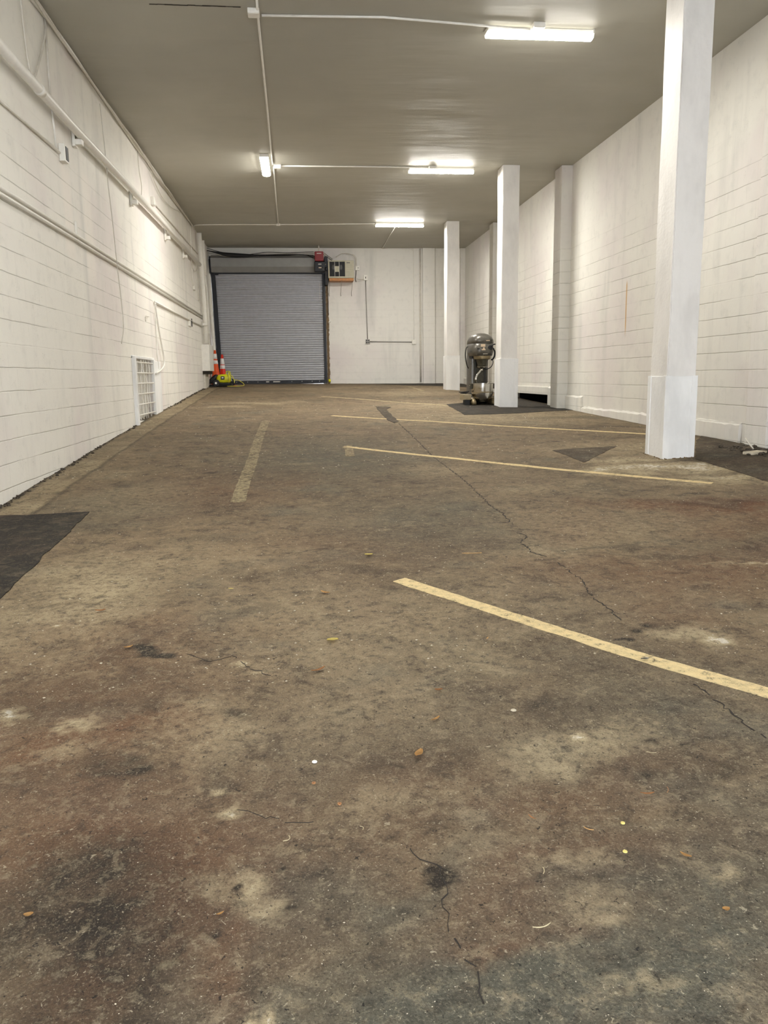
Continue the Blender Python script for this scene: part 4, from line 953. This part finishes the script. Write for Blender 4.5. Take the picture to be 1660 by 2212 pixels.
# timber block and cord beside the mixer foot
blk = tag(boxo('timber_block', (3.185, 3.33, 15.42, 15.86, fz(3.3, 15.6) + .10, fz(3.3, 15.6) + .20), M['pallet'], None, .005), 'pale timber plank resting on dark blocks left of the mixer foot', 'timber')
tag(boxo('rubber_block', (3.20, 3.31, 15.45, 15.60, fz(3.25, 15.5) + .002, fz(3.25, 15.5) + .10), M['black'], None, .004), 'black block under the timber plank', 'block')
tag(tubeo('coiled_cord', curve([(3.22 + .05 * math.cos(a * 1.1) * (1 + .1 * a), 15.62 + .08 * math.sin(a * 1.1), fz(3.3, 15.6) + .212 + .004 * a) for a in range(12)], 3), .009, M['black'], None, 6), 'small coil of black cord lying on the timber plank', 'cord')

# ------------------------------------------------------------------ litter on the floor
def fpos(px, py): p = onF(px, py); x, y = p.x, p.y; return x, y, fz(x, y) + .004 + (float(vnoise(np.array(x), np.array(y), .9, 3)) - .5) * .012
def leaf(px, py, L, w, ang, mat, label, name='dry_leaf', cat='leaf', curl=.3):
    x, y, z = fpos(px, py); bm = B(); n = 8; T = []
    for i in range(n + 1):
        t_ = i / n; ww = w * math.sin(math.pi * min(1, t_ * .94 + .03)) ** .7 / 2; u = (t_ - .5) * L; zz = .002 + curl * L * (2 * t_ - 1) ** 2 * .35
        T.append([bm.verts.new((u, -ww, zz + .15 * w)), bm.verts.new((u, 0, zz)), bm.verts.new((u, ww, zz + .15 * w))])
    for a, b in zip(T, T[1:]):
        for k in range(2): bm.faces.new((a[k], b[k], b[k + 1], a[k + 1]))
    bmesh.ops.solidify(bm, geom=bm.faces[:], thickness=.0006)
    bmesh.ops.transform(bm, matrix=Matrix.Translation((x, y, z)) @ Matrix.Rotation(math.radians(ang), 4, 'Z'), verts=bm.verts)
    return tag(obj(name, bm, M[mat]), label, cat)
def twig(px, py, L, ang, mat, label, bend=.2, r=.0012):
    x, y, z = fpos(px, py); a = math.radians(ang); d = Vector((math.cos(a), math.sin(a), 0)); n_ = Vector((-d.y, d.x, 0))
    pts = curve([Vector((x, y, z + .002)) + d * (u * L) + n_ * (bend * L * (u * u * 4 - .5)) for u in (-.5, -.2, .15, .5)], 4)
    return tag(tubeo('pine_needle' if mat == 'chip' else 'twig', pts, r, M['needle' if mat == 'chip' else mat], None, 6), label, 'twig')
leaf(217, 1321, .05, .022, 10, 'leafo', 'small orange leaf left of centre on the floor, below the dark patch')
leaf(703, 1283, .06, .022, -40, 'leaf', 'curled tan leaf on the open floor left of the thick parking line')
leaf(688, 1452, .07, .016, 35, 'leafo', 'narrow orange brown leaf below the yellow chip')
leaf(948, 1494, .03, .018, 0, 'leafo', 'tiny orange leaf in the middle of the floor')
leaf(941, 1557, .045, .012, 40, 'leaf', 'slim tan leaf with a dark shadow near the middle of the floor')
leaf(1399, 1718, .042, .010, -5, 'leafo', 'orange brown slim leaf right of centre in the foreground')
leaf(1482, 1852, .030, .012, -50, 'leaf', 'pale tan leaf in the right foreground')
leaf(1569, 1969, .018, .015, 0, 'leaf', 'round pale leaf scrap at the far right of the foreground')
leaf(476, 1980, .020, .007, 30, 'leaf', 'small pale husk in the left foreground')
leaf(905, 1632, .05, .025, 60, 'leaf', 'crumpled pale leaf below the slim tan one')
leaf(62, 1982, .022, .016, 10, 'leaf', 'crumpled tan scrap at the left edge of the foreground')
leaf(278, 1400, .04, .02, 30, 'leaf', 'tan scrap beside the dark oil stain')
leaf(1053, 1382, .03, .008, 60, 'leaf', 'thin tan sliver above the middle of the floor')
leaf(1394, 1426, .035, .02, 0, 'steelgrey', 'grey oval scrap lying on the thick parking line', 'scrap', 'scrap', .1)
leaf(1150, 1770, .03, .006, -60, 'leafo', 'thin orange sliver in the centre right foreground')
leaf(719, 1387, .05, .035, 5, 'chip', 'pale yellow chip in the middle of the floor', 'yellow_chip', 'chip', .1)
leaf(499, 1274, .028, .014, -10, 'chip', 'small greenish yellow chip left of the middle', 'yellow_chip', 'chip', .1)
leaf(797, 1200, .05, .03, 0, 'chip', 'pale yellow chip farther up the floor', 'yellow_chip', 'chip', .1)
def disc(px, py, r, h, mat, label, name, cat, hole=0):
    x, y, z = fpos(px, py); bm = B()
    pr = [(hole, 0), (r, 0), (r * 1.02, h * .5), (r * .9, h), (hole, h)] if not hole else [(hole, 0), (r, 0), (r, h), (hole, h), (hole, 0)]
    lathe(bm, pr, 18, Matrix.Translation((x, y, z - .001))); return tag(obj(name, bm, M[mat], None, True), label, cat)
disc(680, 1648, .0085, .003, 'whiteplastic', 'small round white disc in the foreground left of centre', 'white_disc', 'disc')
disc(678, 1694, .006, .003, 'leafo', 'tiny orange ring below the white disc', 'orange_ring', 'ring', .003)
disc(734, 1739, .006, .003, 'leafo', 'tiny orange ring right of the other ring', 'orange_ring', 'ring', .003)
disc(1110, 1536, .010, .003, 'stone', 'round cream pebble near the middle of the floor', 'pebble', 'pebble')
disc(1346, 1780, .006, .003, 'chip', 'small cream pebble in the right foreground', 'pebble', 'pebble')
disc(1351, 1842, .006, .003, 'chip', 'small cream pebble below the other one in the right foreground', 'pebble', 'pebble')
twig(1172, 2006, .045, 12, 'chip', 'pale forked needle in the bottom centre of the floor', .15)
twig(1175, 1885, .028, 75, 'chip', 'thin upright looking needle in the foreground', .1, .0009)
twig(622, 1816, .03, 60, 'chip', 'curved pale needle in the left centre foreground', .35, .0009)
twig(783, 1792, .02, 110, 'chip', 'bent pale needle right of the curved one', .3, .0008)
twig(1443, 1709, .035, 65, 'leafo', 'thin reddish twig beside the orange leaf', .1, .0009)
twig(1272, 1794, .028, -40, 'leaf', 'tan twig in the right foreground', .15)
twig(1408, 1628, .03, -20, 'chip', 'pale needle right of the dusty patch', .1, .0008)
twig(1020, 1197, .12, -5, 'leaf', 'tan twig across the floor near the crack', .05, .002)
# grit: nobody could count it
bm = B()
def grit(bm, n, ya, yb, s0, s1):
    for k in range(n):
        y = ya + (yb - ya) * random.random() ** 1.3; x = random.uniform(max(XL + .05, -.55 * y - .2), min(XR - .1, .62 * y + .3))
        if any(x0 - .05 < x < x0 + .40 and y0 - .05 < y < y0 + .5 for x0, y0 in ((3.765, 8.0), (3.765, 14.9), (3.72, 20.2))) or (3.2 < x < 3.9 and 15.2 < y < 16.1): continue
        s = random.uniform(s0, s1) * (1 if random.random() < .93 else 1.4)
        z = fz(x, y) + (float(vnoise(np.array(x), np.array(y), .9, 3)) - .5) * .012
        m_ = Matrix.Translation((x, y, z + s * .35)) @ Matrix.Rotation(random.random() * 6.3, 4, 'Z') @ Matrix.Rotation(random.uniform(-.4, .4), 4, 'X') @ Matrix.Diagonal((1.4 * s, s, .5 * s, 1))
        vs = [m_ @ Vector(v) for v in ((1, 0, 0), (0, 1, 0), (-1, 0, 0), (0, -1, 0), (.1, .1, 1), (0, 0, -1))]; V = [bm.verts.new(v) for v in vs]
        for f in ((0, 1, 4), (1, 2, 4), (2, 3, 4), (3, 0, 4)): bm.faces.new([V[i] for i in f])
grit(bm, 1300, 1.2, 4.0, .0006, .0017); grit(bm, 1500, 3.0, 9.0, .0015, .0048); grit(bm, 700, 8.0, 18, .003, .009)
tag(obj('pale_grit', bm, M['stone']), 'scattered pale grit over the asphalt floor', 'grit', None, 'stuff')

# ------------------------------------------------------------------ daylight, camera, colour
w = bpy.data.worlds.new('daylight'); scn.world = w; w.use_nodes = True
bg = w.node_tree.nodes['Background']; bg.inputs[0].default_value = (.84, .90, 1.0, 1); bg.inputs[1].default_value = 3.4
cam = bpy.data.cameras.new('camera'); co = bpy.data.objects.new('camera', cam); COL.objects.link(co)
cam.sensor_fit = 'HORIZONTAL'; cam.sensor_width = 36; cam.lens = FPX * 36 / 1660; cam.clip_start = .05; cam.clip_end = 200
mt = Matrix.Identity(4)
for i in range(3): mt[i][0] = CAM_R[i]; mt[i][1] = CAM_U[i]; mt[i][2] = -CAM_F[i]
co.matrix_world = mt; scn.camera = co
vs = scn.view_settings; vs.view_transform = 'Standard'; vs.look = 'None'; vs.exposure = 1.61; vs.gamma = 1.0; vs.use_curve_mapping = False
scn.cycles.use_denoising = True; scn.cycles.max_bounces = 6; scn.cycles.diffuse_bounces = 5; scn.cycles.use_adaptive_sampling = True; scn.cycles.adaptive_threshold = .05; scn.cycles.adaptive_min_samples = 16; scn.cycles.sample_clamp_indirect = 8
